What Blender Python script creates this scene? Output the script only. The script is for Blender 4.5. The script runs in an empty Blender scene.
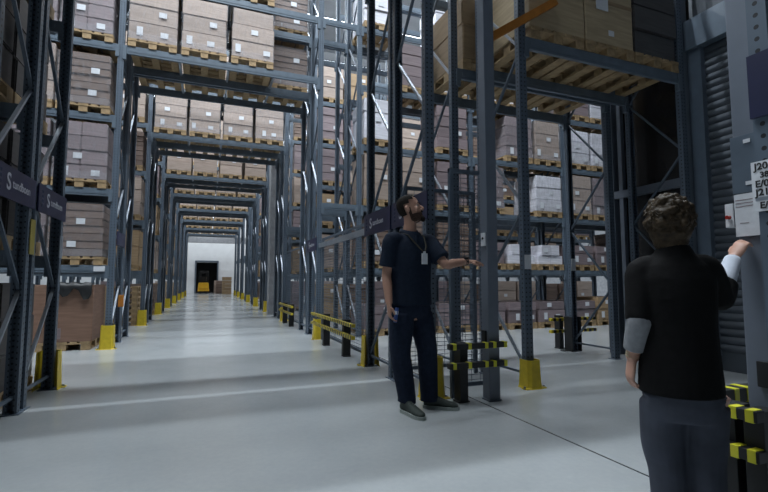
import bpy, bmesh, math, random
from mathutils import Vector, Matrix, noise
random.seed(7)
SC = bpy.context.scene
COL = SC.collection

# ------------------------------------------------------------------ camera, world, light, exposure
cam_d = bpy.data.cameras.new('camera')
cam = bpy.data.objects.new('camera', cam_d)
COL.objects.link(cam)
cam_d.sensor_width = 36.0
cam_d.lens = 450.0 / 768.0 * 36.0
cam_d.clip_end = 200
YAW, PITCH = math.radians(21.41), math.radians(4.447)
cam.location = (0, 0, 1.15)
cam.rotation_euler = (math.pi / 2 + PITCH, 0, -YAW)
SC.camera = cam

SC.view_settings.view_transform = 'Standard'
SC.view_settings.look = 'None'
SC.view_settings.gamma = 1
SC.view_settings.use_curve_mapping = False
SC.view_settings.exposure = -0.15

w = bpy.data.worlds.new('world')
SC.world = w
w.use_nodes = True
w.node_tree.nodes['Background'].inputs[0].default_value = (0.52, 0.68, 0.9, 1)
w.node_tree.nodes['Background'].inputs[1].default_value = 0.03


def area(name, loc, sx, sy, power, color=(0.86, 0.94, 1.0), rot=(0, 0, 0), spread=180):
    d = bpy.data.lights.new(name, 'AREA')
    d.shape = 'RECTANGLE'
    d.size, d.size_y = sx, sy
    d.energy = power
    d.color = color
    d.spread = math.radians(spread)
    o = bpy.data.objects.new(name, d)
    COL.objects.link(o)
    o.location = loc
    o.rotation_euler = rot
    return o


# strip lamps along the working aisles between the rack rows, as a warehouse has them
area('lamp_strip_front', (-3.4, 3.75, 13.2), 8.4, 0.3, 300, spread=110)
area('lamp_strip_mouth', (-1.6, 1.6, 13.2), 5.0, 0.6, 130, spread=120)
area('lamp_over_first_bridge', (0.2, 4.98, 13.2), 3.4, 0.08, 950)
for k, (yy, pw) in enumerate([(6.35, 2000), (11.25, 1900), (15.6, 1700), (19.8, 1500), (23.8, 1300), (28.0, 1300), (32.1, 1300)]):
    area('lamp_strip_aisle', (1.5, yy, 13.2), 22.0, 0.35, pw)
area('lamp_far_hall', (0, 41.5, 13.0), 14.0, 5.0, 1500, (0.95, 0.98, 1.0))


# ------------------------------------------------------------------ materials
def new_mat(name):
    m = bpy.data.materials.new(name)
    m.use_nodes = True
    nt = m.node_tree
    b = nt.nodes['Principled BSDF']
    return m, nt, b


def mat(name, col, rough=0.6, metal=0.0, var=0.12, scale=8.0, spec=0.5, coat=0.0, bump=0.0):
    m, nt, b = new_mat(name)
    tc = nt.nodes.new('ShaderNodeTexCoord')
    n = nt.nodes.new('ShaderNodeTexNoise')
    n.inputs['Scale'].default_value = scale
    n.inputs['Detail'].default_value = 5
    nt.links.new(tc.outputs['Object'], n.inputs['Vector'])
    r = nt.nodes.new('ShaderNodeValToRGB')
    r.color_ramp.elements[0].position = 0.3
    r.color_ramp.elements[1].position = 0.75
    r.color_ramp.elements[0].color = tuple(c * (1 - var) for c in col) + (1,)
    r.color_ramp.elements[1].color = tuple(min(1, c * (1 + var)) for c in col) + (1,)
    nt.links.new(n.outputs['Fac'], r.inputs['Fac'])
    nt.links.new(r.outputs['Color'], b.inputs['Base Color'])
    b.inputs['Roughness'].default_value = rough
    b.inputs['Metallic'].default_value = metal
    b.inputs['Specular IOR Level'].default_value = spec
    b.inputs['Coat Weight'].default_value = coat
    if bump:
        bp = nt.nodes.new('ShaderNodeBump')
        bp.inputs['Strength'].default_value = bump
        bp.inputs['Distance'].default_value = 0.01
        nt.links.new(n.outputs['Fac'], bp.inputs['Height'])
        nt.links.new(bp.outputs['Normal'], b.inputs['Normal'])
    return m


def math_node(nt, op, a, b=None):
    n = nt.nodes.new('ShaderNodeMath')
    n.operation = op
    for i, v in enumerate((a, b)):
        if v is None:
            continue
        if isinstance(v, (int, float)):
            n.inputs[i].default_value = v
        else:
            nt.links.new(v, n.inputs[i])
    return n.outputs[0]


def perforated(name, col, rough=0.45):
    """painted rack steel with two columns of punched holes on every face"""
    m, nt, b = new_mat(name)
    tc = nt.nodes.new('ShaderNodeTexCoord')
    s = nt.nodes.new('ShaderNodeSeparateXYZ')
    nt.links.new(tc.outputs['Object'], s.inputs[0])
    z = math_node(nt, 'MULTIPLY', math_node(nt, 'SUBTRACT', math_node(nt, 'FRACT', math_node(nt, 'MULTIPLY', s.outputs[2], 20.0)), 0.5), 0.05)
    z2 = math_node(nt, 'MULTIPLY', z, z)
    dx = math_node(nt, 'SUBTRACT', math_node(nt, 'ABSOLUTE', s.outputs[0]), 0.024)
    dy = math_node(nt, 'ABSOLUTE', math_node(nt, 'SUBTRACT', s.outputs[1], -0.002))
    g = nt.nodes.new('ShaderNodeNewGeometry')
    sn = nt.nodes.new('ShaderNodeSeparateXYZ')
    nt.links.new(g.outputs['Normal'], sn.inputs[0])
    fy = math_node(nt, 'GREATER_THAN', math_node(nt, 'ABSOLUTE', sn.outputs[1]), 0.7)
    mx = nt.nodes.new('ShaderNodeMix')
    nt.links.new(fy, mx.inputs[0])
    nt.links.new(dy, mx.inputs[2])
    nt.links.new(dx, mx.inputs[3])
    d2 = math_node(nt, 'MULTIPLY', mx.outputs[0], mx.outputs[0])
    hole = math_node(nt, 'LESS_THAN', math_node(nt, 'ADD', d2, z2), 0.0095 ** 2)
    n = nt.nodes.new('ShaderNodeTexNoise')
    n.inputs['Scale'].default_value = 5
    nt.links.new(tc.outputs['Object'], n.inputs['Vector'])
    r = nt.nodes.new('ShaderNodeValToRGB')
    r.color_ramp.elements[0].color = tuple(c * 0.85 for c in col) + (1,)
    r.color_ramp.elements[1].color = tuple(c * 1.15 for c in col) + (1,)
    nt.links.new(n.outputs['Fac'], r.inputs['Fac'])
    mc = nt.nodes.new('ShaderNodeMix')
    mc.data_type = 'RGBA'
    nt.links.new(hole, mc.inputs[0])
    nt.links.new(r.outputs['Color'], mc.inputs[6])
    mc.inputs[7].default_value = (0.012, 0.014, 0.018, 1)
    nt.links.new(mc.outputs[2], b.inputs['Base Color'])
    b.inputs['Roughness'].default_value = rough
    return m


def striped(name, c1, c2, period, duty, axis=0, rough=0.5):
    m, nt, b = new_mat(name)
    tc = nt.nodes.new('ShaderNodeTexCoord')
    s = nt.nodes.new('ShaderNodeSeparateXYZ')
    nt.links.new(tc.outputs['Object'], s.inputs[0])
    f = math_node(nt, 'FRACT', math_node(nt, 'DIVIDE', s.outputs[axis], period))
    k = math_node(nt, 'LESS_THAN', f, duty)
    mc = nt.nodes.new('ShaderNodeMix')
    mc.data_type = 'RGBA'
    nt.links.new(k, mc.inputs[0])
    mc.inputs[6].default_value = c1 + (1,)
    mc.inputs[7].default_value = c2 + (1,)
    nt.links.new(mc.outputs[2], b.inputs['Base Color'])
    b.inputs['Roughness'].default_value = rough
    return m


def carton_mat(name, col, coat=0.35):
    """cardboard with faint flute banding; coat = the clear stretch film around it"""
    m, nt, b = new_mat(name)
    tc = nt.nodes.new('ShaderNodeTexCoord')
    oi = nt.nodes.new('ShaderNodeObjectInfo')
    n = nt.nodes.new('ShaderNodeTexNoise')
    n.inputs['Scale'].default_value = 3.0
    n.inputs['Detail'].default_value = 6
    mp = nt.nodes.new('ShaderNodeMapping')
    mp.inputs['Scale'].default_value = (1, 1, 9)
    nt.links.new(tc.outputs['Object'], mp.inputs['Vector'])
    nt.links.new(mp.outputs['Vector'], n.inputs['Vector'])
    r = nt.nodes.new('ShaderNodeValToRGB')
    r.color_ramp.elements[0].position = 0.35
    r.color_ramp.elements[1].position = 0.7
    r.color_ramp.elements[0].color = tuple(c * 0.86 for c in col) + (1,)
    r.color_ramp.elements[1].color = tuple(min(1, c * 1.12 + 0.01) for c in col) + (1,)
    nt.links.new(n.outputs['Fac'], r.inputs['Fac'])
    hsv = nt.nodes.new('ShaderNodeHueSaturation')
    v = math_node(nt, 'ADD', math_node(nt, 'MULTIPLY', oi.outputs['Random'], 0.3), 0.85)
    nt.links.new(v, hsv.inputs['Value'])
    nt.links.new(r.outputs['Color'], hsv.inputs['Color'])
    nt.links.new(hsv.outputs['Color'], b.inputs['Base Color'])
    b.inputs['Roughness'].default_value = 0.65
    b.inputs['Coat Weight'].default_value = coat
    b.inputs['Coat Roughness'].default_value = 0.28
    bp = nt.nodes.new('ShaderNodeBump')
    bp.inputs['Strength'].default_value = 0.35
    bp.inputs['Distance'].default_value = 0.01
    nt.links.new(n.outputs['Fac'], bp.inputs['Height'])
    nt.links.new(bp.outputs['Normal'], b.inputs['Coat Normal'])
    return m


M = {}
STEEL = (0.085, 0.113, 0.15)
M['post'] = perforated('rack_paint_punched', STEEL)
M['steel'] = mat('rack_paint', (0.088, 0.116, 0.152), 0.42, var=0.1)
M['beam'] = mat('beam_paint', (0.105, 0.138, 0.175), 0.42, var=0.12)
M['brace'] = mat('zinc_brace', (0.34, 0.38, 0.44), 0.35, 0.6, var=0.1)
M['portal'] = mat('portal_paint', (0.13, 0.152, 0.19), 0.4, var=0.06)
M['yellow'] = mat('guard_yellow', (0.54, 0.40, 0.02), 0.45, var=0.12, scale=14)
M['dull'] = mat('dull_yellow', (0.22, 0.18, 0.03), 0.6, var=0.15)
M['black'] = mat('barrier_black', (0.010, 0.011, 0.013), 0.5, var=0.2)
M['lime'] = mat('barrier_lime', (0.62, 0.6, 0.03), 0.45, var=0.1)
M['stripe_y'] = striped('stripe_along', (0.012, 0.012, 0.014), (0.58, 0.46, 0.03), 0.11, 0.42, 1)
M['stripe_x'] = striped('stripe_across', (0.012, 0.012, 0.014), (0.58, 0.46, 0.03), 0.11, 0.42, 0)
M['wood'] = mat('pallet_wood', (0.34, 0.235, 0.125), 0.75, var=0.3, scale=12)
M['kraft'] = carton_mat('kraft_wrapped', (0.35, 0.275, 0.232))
M['brown'] = carton_mat('brown_cartons', (0.16, 0.11, 0.088), 0.15)
M['boxboard'] = carton_mat('plain_boxboard', (0.21, 0.118, 0.08), 0.0)
M['tan'] = carton_mat('tan_cartons', (0.30, 0.205, 0.115), 0.05)
M['beige'] = carton_mat('beige_cartons', (0.37, 0.285, 0.175), 0.05)
M['mauve'] = carton_mat('mauve_wrapped', (0.20, 0.155, 0.165), 0.5)
M['white'] = carton_mat('white_wrapped', (0.62, 0.62, 0.68), 0.6)
M['dark'] = carton_mat('dark_wrapped', (0.05, 0.045, 0.045), 0.3)
M['tag'] = mat('paper_label', (0.62, 0.64, 0.68), 0.6, var=0.06, scale=30)
M['navy'] = mat('navy_sign', (0.012, 0.015, 0.05), 0.4, var=0.1)
M['ink'] = mat('white_ink', (0.42, 0.43, 0.48), 0.5, var=0.02)
M['print'] = mat('black_print', (0.012, 0.012, 0.014), 0.6, var=0.05)
M['wire'] = mat('mesh_wire', (0.11, 0.14, 0.18), 0.5, 0.2, var=0.05)
M['concrete'] = mat('column_concrete', (0.30, 0.31, 0.33), 0.8, var=0.15, scale=6, bump=0.2)
M['wallpaint'] = mat('wall_paint', (0.62, 0.64, 0.66), 0.8, var=0.05, scale=2)
M['ceil'] = mat('ceiling_sheet', (0.45, 0.47, 0.5), 0.7, var=0.08, scale=2)
M['darkwall'] = mat('dark_wall', (0.05, 0.062, 0.078), 0.6, var=0.15, scale=3)
M['shutter'] = mat('shutter_slat', (0.06, 0.072, 0.09), 0.45, var=0.12, scale=4)
M['glass'] = mat('dark_glazing', (0.016, 0.015, 0.015), 0.22, var=0.4, scale=1.5)
M['skin'] = mat('skin', (0.42, 0.235, 0.17), 0.5, var=0.08, scale=14)
M['skin_w'] = mat('skin_pink', (0.48, 0.27, 0.2), 0.5, var=0.08, scale=14)
M['polo'] = mat('navy_polo', (0.011, 0.018, 0.034), 0.8, var=0.2, scale=25, bump=0.25, spec=0.15)
M['jeans'] = mat('dark_jeans', (0.014, 0.021, 0.040), 0.85, var=0.25, scale=30, bump=0.3, spec=0.15)
M['hair'] = mat('dark_hair', (0.014, 0.011, 0.009), 0.75, var=0.4, scale=60, bump=0.5, spec=0.12)
M['beard'] = mat('short_beard', (0.055, 0.034, 0.026), 0.7, var=0.5, scale=90, bump=0.4, spec=0.12)
M['hair_w'] = mat('brown_hair', (0.042, 0.029, 0.017), 0.5, var=0.6, scale=38, bump=1.0, spec=0.15)
M['shoe'] = mat('grey_shoe', (0.03, 0.042, 0.036), 0.7, var=0.2, scale=20)
M['sole'] = mat('pale_sole', (0.30, 0.34, 0.32), 0.7, var=0.1)
M['vest'] = mat('black_jacket', (0.005, 0.005, 0.0055), 0.85, var=0.25, scale=30, bump=0.3, spec=0.15)
M['grey_knit'] = mat('grey_sleeve', (0.23, 0.24, 0.26), 0.85, var=0.12, scale=40, bump=0.3, spec=0.15)
M['cuff'] = mat('pale_cuff', (0.50, 0.54, 0.62), 0.8, var=0.06, scale=30, spec=0.15)
M['grey_trousers'] = mat('grey_trousers', (0.062, 0.07, 0.092), 0.85, var=0.2, scale=9, bump=0.5, spec=0.15)
M['patch'] = mat('blue_grey_patch', (0.05, 0.062, 0.10), 0.8, var=0.1, spec=0.15)
M['lanyard'] = mat('olive_lanyard', (0.022, 0.02, 0.012), 0.8, var=0.1)
M['eye'] = mat('eye_white', (0.3, 0.28, 0.26), 0.3, var=0.02)
M['iris'] = mat('iris', (0.02, 0.012, 0.008), 0.2, var=0.02)
M['blue'] = mat('blue_plastic', (0.03, 0.08, 0.3), 0.4, var=0.1)
M['red'] = mat('red_plastic', (0.3, 0.02, 0.012), 0.4, var=0.1)
M['truck'] = mat('truck_yellow', (0.75, 0.42, 0.02), 0.4, var=0.1)
M['orange'] = mat('orange_paint', (0.40, 0.15, 0.02), 0.5, var=0.2)
M['rubber'] = mat('rubber', (0.015, 0.015, 0.016), 0.8, var=0.1)
M['bracelet'] = mat('silver_bracelet', (0.6, 0.55, 0.4), 0.3, 0.8, var=0.05)


def floor_mat():
    m, nt, b = new_mat('polished_concrete')
    tc = nt.nodes.new('ShaderNodeTexCoord')
    big = nt.nodes.new('ShaderNodeTexNoise')
    big.inputs['Scale'].default_value = 0.9
    big.inputs['Detail'].default_value = 8
    big.inputs['Roughness'].default_value = 0.65
    nt.links.new(tc.outputs['Object'], big.inputs['Vector'])
    fine = nt.nodes.new('ShaderNodeTexNoise')
    fine.inputs['Scale'].default_value = 28
    fine.inputs['Detail'].default_value = 4
    nt.links.new(tc.outputs['Object'], fine.inputs['Vector'])
    r = nt.nodes.new('ShaderNodeValToRGB')
    r.color_ramp.elements[0].position = 0.3
    r.color_ramp.elements[0].color = (0.32, 0.345, 0.36, 1)
    r.color_ramp.elements[1].position = 0.72
    r.color_ramp.elements[1].color = (0.41, 0.43, 0.44, 1)
    mixf = math_node(nt, 'ADD', math_node(nt, 'MULTIPLY', big.outputs['Fac'], 0.75), math_node(nt, 'MULTIPLY', fine.outputs['Fac'], 0.25))
    nt.links.new(mixf, r.inputs['Fac'])
    # saw-cut joints: one along the rack ends, cross joints every six metres
    s = nt.nodes.new('ShaderNodeSeparateXYZ')
    nt.links.new(tc.outputs['Object'], s.inputs[0])
    j1 = math_node(nt, 'LESS_THAN', math_node(nt, 'ABSOLUTE', math_node(nt, 'SUBTRACT', s.outputs[0], 2.46)), 0.009)
    joint = j1
    mc = nt.nodes.new('ShaderNodeMix')
    mc.data_type = 'RGBA'
    nt.links.new(joint, mc.inputs[0])
    nt.links.new(r.outputs['Color'], mc.inputs[6])
    mc.inputs[7].default_value = (0.06, 0.065, 0.07, 1)
    nt.links.new(mc.outputs[2], b.inputs['Base Color'])
    rr = math_node(nt, 'ADD', math_node(nt, 'MULTIPLY', big.outputs['Fac'], 0.10), 0.14)
    nt.links.new(rr, b.inputs['Roughness'])
    b.inputs['Specular IOR Level'].default_value = 0.55
    return m


M['floor'] = floor_mat()


# ------------------------------------------------------------------ mesh helpers
def add_box(bm, c, s, rot=None, taper=None):
    """box of size s centred at c; rot = Matrix 3x3; taper = (tx, ty) scale of the top"""
    vs = []
    for dz in (-.5, .5):
        for dx, dy in ((-.5, -.5), (.5, -.5), (.5, .5), (-.5, .5)):
            t = taper if (taper and dz > 0) else (1, 1)
            v = Vector((dx * s[0] * t[0], dy * s[1] * t[1], dz * s[2]))
            if rot:
                v = rot @ v
            vs.append(bm.verts.new(v + Vector(c)))
    for f in ((3, 2, 1, 0), (4, 5, 6, 7), (0, 1, 5, 4), (1, 2, 6, 5), (2, 3, 7, 6), (3, 0, 4, 7)):
        bm.faces.new([vs[i] for i in f])
    return vs


def frame_of(d, up=Vector((0, 0, 1))):
    d = d.normalized()
    if abs(d.dot(up)) > 0.97:
        up = Vector((0, 1, 0))
    x = d.cross(up).normalized()
    y = x.cross(d).normalized()
    return x, y


def add_bar(bm, p, q, a, b, up=Vector((0, 0, 1))):
    """rectangular bar from p to q, a = width, b = height"""
    p, q = Vector(p), Vector(q)
    x, y = frame_of(q - p, up)
    rings = []
    for e in (p, q):
        rings.append([bm.verts.new(e + x * (sx * a / 2) + y * (sy * b / 2)) for sx, sy in ((-1, -1), (1, -1), (1, 1), (-1, 1))])
    A, B = rings
    bm.faces.new(A[::-1])
    bm.faces.new(B)
    for i in range(4):
        bm.faces.new((A[i], A[(i + 1) % 4], B[(i + 1) % 4], B[i]))


def add_tube(bm, pts, rad, n=8):
    pts = [Vector(p) for p in pts]
    rs = rad if isinstance(rad, (list, tuple)) else [rad] * len(pts)
    prev = None
    x = None
    for i, p in enumerate(pts):
        d = (pts[min(i + 1, len(pts) - 1)] - pts[max(i - 1, 0)]).normalized()
        if x is None:
            x, y = frame_of(d)
        else:
            x = (x - d * x.dot(d)).normalized()
            y = d.cross(x)
        ring = [bm.verts.new(p + (x * math.cos(2 * math.pi * k / n) + y * math.sin(2 * math.pi * k / n)) * rs[i]) for k in range(n)]
        if prev:
            for k in range(n):
                bm.faces.new((prev[k], prev[(k + 1) % n], ring[(k + 1) % n], ring[k]))
        else:
            bm.faces.new(ring[::-1])
        prev = ring
    bm.faces.new(prev)


def add_loft(bm, rings, n=18):
    """rings: (centre, axis_a, axis_b, ra, rb) elliptical sections"""
    prev = None
    for (c, a, b, ra, rb) in rings:
        c = Vector(c)
        ring = [bm.verts.new(c + a * (math.cos(2 * math.pi * k / n) * ra) + b * (math.sin(2 * math.pi * k / n) * rb)) for k in range(n)]
        if prev:
            for k in range(n):
                bm.faces.new((prev[k], prev[(k + 1) % n], ring[(k + 1) % n], ring[k]))
        else:
            bm.faces.new(ring[::-1])
        prev = ring
    bm.faces.new(prev)


def add_ball(bm, c, r, seg=12, scale=(1, 1, 1), rot=None):
    m = Matrix.Diagonal((scale[0] * r, scale[1] * r, scale[2] * r, 1))
    if rot:
        m = rot.to_4x4() @ m
    m = Matrix.Translation(Vector(c)) @ m
    bmesh.ops.create_uvsphere(bm, u_segments=seg, v_segments=max(6, seg // 2 + 2), radius=1, matrix=m)


def mesh_of(name, bm, m, smooth=False, bevel=0.0):
    bmesh.ops.recalc_face_normals(bm, faces=bm.faces)
    if bevel:
        bmesh.ops.bevel(bm, geom=list(bm.edges), offset=bevel, segments=2, affect='EDGES', profile=0.6)
    me = bpy.data.meshes.new(name)
    bm.to_mesh(me)
    bm.free()
    if m is not None:
        me.materials.append(M[m] if isinstance(m, str) else m)
    if smooth:
        for p in me.polygons:
            p.use_smooth = True
    return me


def put(name, me, parent=None, loc=(0, 0, 0), rot=(0, 0, 0)):
    o = bpy.data.objects.new(name, me)
    COL.objects.link(o)
    o.location = loc
    o.rotation_euler = rot
    if parent is not None:
        o.parent = parent
    return o


def obj(name, bm, m, parent=None, smooth=False, bevel=0.0, loc=(0, 0, 0), rot=(0, 0, 0)):
    return put(name, mesh_of(name, bm, m, smooth, bevel), parent, loc, rot)


def tag(o, label, cat, group=None, kind=None):
    o['label'] = label
    o['category'] = cat
    if group:
        o['group'] = group
    if kind:
        o['kind'] = kind
    return o


def thing(name, label, cat, loc=(0, 0, 0), rotz=0, group=None):
    o = bpy.data.objects.new(name, None)
    o.empty_display_size = 0.1
    COL.objects.link(o)
    o.location = loc
    o.rotation_euler = (0, 0, rotz)
    return tag(o, label, cat, group)


def struct(name, bm, m, **k):
    o = obj(name, bm, m, **k)
    o['kind'] = 'structure'
    return o


def dup(root, loc, label, group=None, rotz=0.0):
    r = root.copy()
    COL.objects.link(r)
    r.location = loc
    r.rotation_euler = (0, 0, rotz)
    r['label'] = label
    if group:
        r['group'] = group
    for ch in root.children:
        c = ch.copy()
        COL.objects.link(c)
        c.parent = r
        for g in ch.children:
            d = g.copy()
            COL.objects.link(d)
            d.parent = c
    return r


def remesh(name, bm, voxel, m, parent=None, smooth_iter=4, factor=0.5):
    """melt overlapping lofts into one continuous skin"""
    me = bpy.data.meshes.new(name)
    bmesh.ops.recalc_face_normals(bm, faces=bm.faces)
    bm.to_mesh(me)
    bm.free()
    t = bpy.data.objects.new(name, me)
    COL.objects.link(t)
    r = t.modifiers.new('r', 'REMESH')
    r.mode = 'VOXEL'
    r.voxel_size = voxel
    s = t.modifiers.new('s', 'SMOOTH')
    s.iterations = smooth_iter
    s.factor = factor
    dg = bpy.context.evaluated_depsgraph_get()
    out = bpy.data.meshes.new_from_object(t.evaluated_get(dg))
    bpy.data.objects.remove(t)
    bpy.data.meshes.remove(me)
    out.name = name
    out.materials.clear()
    out.materials.append(M[m])
    for p in out.polygons:
        p.use_smooth = True
    return put(name, out, parent)


def text_mesh(s, size, m, bold=0.0):
    c = bpy.data.curves.new('lettering', 'FONT')
    c.body = s
    c.size = size
    c.extrude = 0.0006
    c.offset = bold
    c.align_x = 'LEFT'
    c.align_y = 'CENTER'
    t = bpy.data.objects.new('lettering', c)
    COL.objects.link(t)
    dg = bpy.context.evaluated_depsgraph_get()
    me = bpy.data.meshes.new_from_object(t.evaluated_get(dg))
    bpy.data.objects.remove(t)
    me.materials.clear()
    me.materials.append(M[m])
    return me


ORD = ['first', 'second', 'third', 'fourth', 'fifth', 'sixth', 'seventh', 'eighth']

# ------------------------------------------------------------------ the hall
bm = bmesh.new()
add_box(bm, (2, 21, -0.1), (46, 54, 0.2))
struct('floor', bm, 'floor')
bm = bmesh.new()
add_box(bm, (2, 24, 14.2), (46, 48, 0.2))
struct('ceiling', bm, 'ceil')
for k in range(6):
    bm = bmesh.new()
    add_box(bm, (2, 6.9 + 8.2 * k, 13.85), (46, 0.3, 0.5))
    struct('trim_%d' % (k + 1), bm, 'ceil')
# far wall with an open dock gate
bm = bmesh.new()
add_box(bm, (-11.0, 46.1, 7.05), (20.0, 0.2, 14.1))
add_box(bm, (12.65, 46.1, 7.05), (23.5, 0.2, 14.1))
add_box(bm, (-0.05, 46.1, 8.5), (1.9, 0.2, 11.2))
struct('wall_back', bm, 'wallpaint')
bm = bmesh.new()
add_box(bm, (0, 49.2, 1.6), (3.2, 0.1, 3.4))
add_box(bm, (-1.3, 47.7, 1.6), (0.1, 3.0, 3.4))
add_box(bm, (1.3, 47.7, 1.6), (0.1, 3.0, 3.4))
add_box(bm, (0, 47.7, 3.2), (3.0, 3.0, 0.1))
struct('wall_dock', bm, 'black')
bm = bmesh.new()
for sx in (-1.03, 0.93):
    add_box(bm, (sx, 45.95, 1.5), (0.12, 0.14, 3.0))
add_box(bm, (-0.05, 45.95, 3.02), (2.08, 0.14, 0.12))
struct('door_1', bm, 'steel')
# outer side walls
bm = bmesh.new()
add_box(bm, (-20.9, 21, 7.05), (0.2, 54, 14.1))
struct('wall_left', bm, 'darkwall')
bm = bmesh.new()
add_box(bm, (24.9, 26, 7.05), (0.2, 44, 14.1))
struct('wall_right', bm, 'concrete')

# side wall of the dark cell at the right: roller shutter, header and glazed framing
XW = 6.14
bm = bmesh.new()
add_box(bm, (XW + 0.25, 2.3, 5.4), (0.3, 3.5, 1.9))     # header above shutter
add_box(bm, (XW + 0.25, -0.2, 3.0), (0.3, 2.6, 6.4))
add_box(bm, (XW + 0.25, 2.3, 0.12), (0.3, 3.5, 0.24))
add_box(bm, (XW + 0.62, 3.2, 3.2), (0.06, 4.2, 6.4))
struct('wall_cell', bm, 'darkwall')
sh = thing('roller_shutter', 'dark grey roller shutter of horizontal slats behind the woman', 'shutter', (XW + 0.1, 2.55, 0.24))
bm = bmesh.new()
k = 0
z = 0.0
while z < 4.1:
    n = 6
    ring0 = None
    for i in range(n + 1):
        a = math.pi * i / n
        x = -0.028 * math.sin(a)
        zz = z + 0.1 * i / n
        ring = [bm.verts.new((x, -1.3, zz)), bm.verts.new((x, 1.36, zz))]
        if ring0:
            bm.faces.new((ring0[0], ring0[1], ring[1], ring[0]))
        ring0 = ring
    z += 0.1
add_box(bm, (0.04, 0.03, 2.05), (0.04, 2.66, 4.1))
obj('curtain', bm, 'shutter', sh)
bm = bmesh.new()
add_box(bm, (-0.02, 1.45, 2.2), (0.16, 0.18, 4.5))
obj('guide_rail', bm, 'steel', sh)
bm = bmesh.new()
add_box(bm, (0.0, 0.1, 4.3), (0.3, 2.9, 0.42))
obj('roller_box', bm, 'steel', sh)

# glazed partition between the shutter and the rack tunnel
gp = thing('glazed_partition', 'tall dark glazed partition framed in blue grey steel beside the shutter', 'partition', (XW, 0, 0))
bm = bmesh.new()
add_box(bm, (0.05, 4.72, 2.9), (0.02, 1.3, 5.6))
obj('glazing', bm, 'glass', gp)
for yy, wd in ((5.42, 0.2), (4.15, 0.1)):
    bm = bmesh.new()
    add_box(bm, (0, yy, 3.0), (0.14, wd, 6.0))
    obj('frame_post', bm, 'portal', gp)
bm = bmesh.new()
add_box(bm, (-0.02, 4.75, 2.52), (0.1, 1.2, 0.12))
obj('crossbar', bm, 'portal', gp)
bm = bmesh.new()
add_box(bm, (-0.02, 5.2, 3.0), (0.07, 0.07, 6.0))
obj('mullion', bm, 'portal', gp)

# concrete roof column by the right of the aisle
bm = bmesh.new()
add_box(bm, (2.22, 16.2, 7.0), (0.46, 0.5, 14.0))
struct('trim_column', bm, 'concrete', bevel=0.02)


# ------------------------------------------------------------------ pallet racks
def post_mesh(h):
    bm = bmesh.new()
    # omega section, open to the back (+y): web on -y
    w_, d_, t = 0.05, 0.035, 0.005
    sec = [(-w_, -d_), (w_, -d_), (w_, d_), (w_ - 0.028, d_), (w_ - 0.028, d_ - t), (w_ - t, d_ - t), (w_ - t, -d_ + t),
           (-w_ + t, -d_ + t), (-w_ + t, d_ - t), (-w_ + 0.028, d_ - t), (-w_ + 0.028, d_), (-w_, d_)]
    lo = [bm.verts.new((x, y, 0)) for x, y in sec]
    hi = [bm.verts.new((x, y, h)) for x, y in sec]
    for i in range(12):
        bm.faces.new((lo[i], lo[(i + 1) % 12], hi[(i + 1) % 12], hi[i]))
    bm.faces.new(hi)
    add_box(bm, (0, 0, 0.004), (0.15, 0.13, 0.008))
    return mesh_of('post', bm, 'post')


H_R = 9.2
POST = post_mesh(H_R)
_brace = {}


def brace_mesh(depth, z0, z1, m='brace'):
    key = (round(depth, 3), z0, z1, m)
    if key not in _brace:
        bm = bmesh.new()
        add_bar(bm, (0, 0.03, z0), (0, depth - 0.03, z1), 0.03, 0.024)
        _brace[key] = mesh_of('brace', bm, m)
    return _brace[key]


_bracing = {}


def bracing_mesh(depth):
    key = round(depth, 3)
    if key not in _bracing:
        bm = bmesh.new()
        z, s = 0.15, 0
        while z < H_R - 1:
            a, b = (0.03, depth - 0.03) if s else (depth - 0.03, 0.03)
            n0 = len(bm.faces)
            add_bar(bm, (0, a, z), (0, b, z + 0.9), 0.03, 0.024)
            bm.faces.ensure_lookup_table()
            for f in bm.faces[n0:]:
                f.material_index = 0 if s else 1  # lit diagonals zinc, opposite ones dark: their shade is put into the paint
            z, s = z + 0.9, 1 - s
        _bracing[key] = mesh_of('bracing', bm, 'brace')
        _bracing[key].materials.append(M['steel'])
    return _bracing[key]


def upright(parent, x, y, depth, full, flip=0, bm_='brace'):
    """one ladder frame: two posts and their diagonals, parts of its rack"""
    put('post', POST, parent, (x, y + 0.035, 0))
    put('post', POST, parent, (x, y + depth - 0.035, 0), (0, 0, math.pi))
    if full:
        z, s = 0.15, flip
        put('horizontal_brace', brace_mesh(depth, 0.14, 0.14, 'steel'), parent, (x, y, 0))
        while z < 7.5:
            a, b = (z, z + 0.92) if s else (z + 0.92, z)
            put('brace', brace_mesh(depth, a, b, bm_ if s else 'steel'), parent, (x, y, 0))  # every other diagonal painted dark, standing in for its shaded side
            z, s = z + 0.92, 1 - s
    else:
        put('bracing', bracing_mesh(depth), parent, (x, y, 0))


_beam = {}


def beam_mesh(L, h=0.13):
    key = (round(L, 3), h)
    if key not in _beam:
        bm = bmesh.new()
        add_box(bm, (L / 2, 0, -h / 2), (L - 0.01, 0.045, h))
        add_box(bm, (L / 2, -0.001, -h * 0.5), (L - 0.14, 0.052, h * 0.45))
        for xx in (0.0, L):
            add_box(bm, (xx + (0.006 if xx == 0 else -0.006), -0.006, -h * 0.9), (0.06, 0.06, h * 1.7))
        _beam[key] = mesh_of('beam', bm, 'beam')
    return _beam[key]


def beams(parent, x0, x1, y, depth, z, h=0.13):
    L = x1 - x0 - 0.1
    put('beam', beam_mesh(L, h), parent, (x0 + 0.05, y + 0.02, z))
    put('beam', beam_mesh(L, h), parent, (x0 + 0.05, y + depth - 0.02, z), (0, 0, 0))


# ---- pallets and loads (prototypes built at the first place they are used)
PAL_H = 0.144


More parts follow.
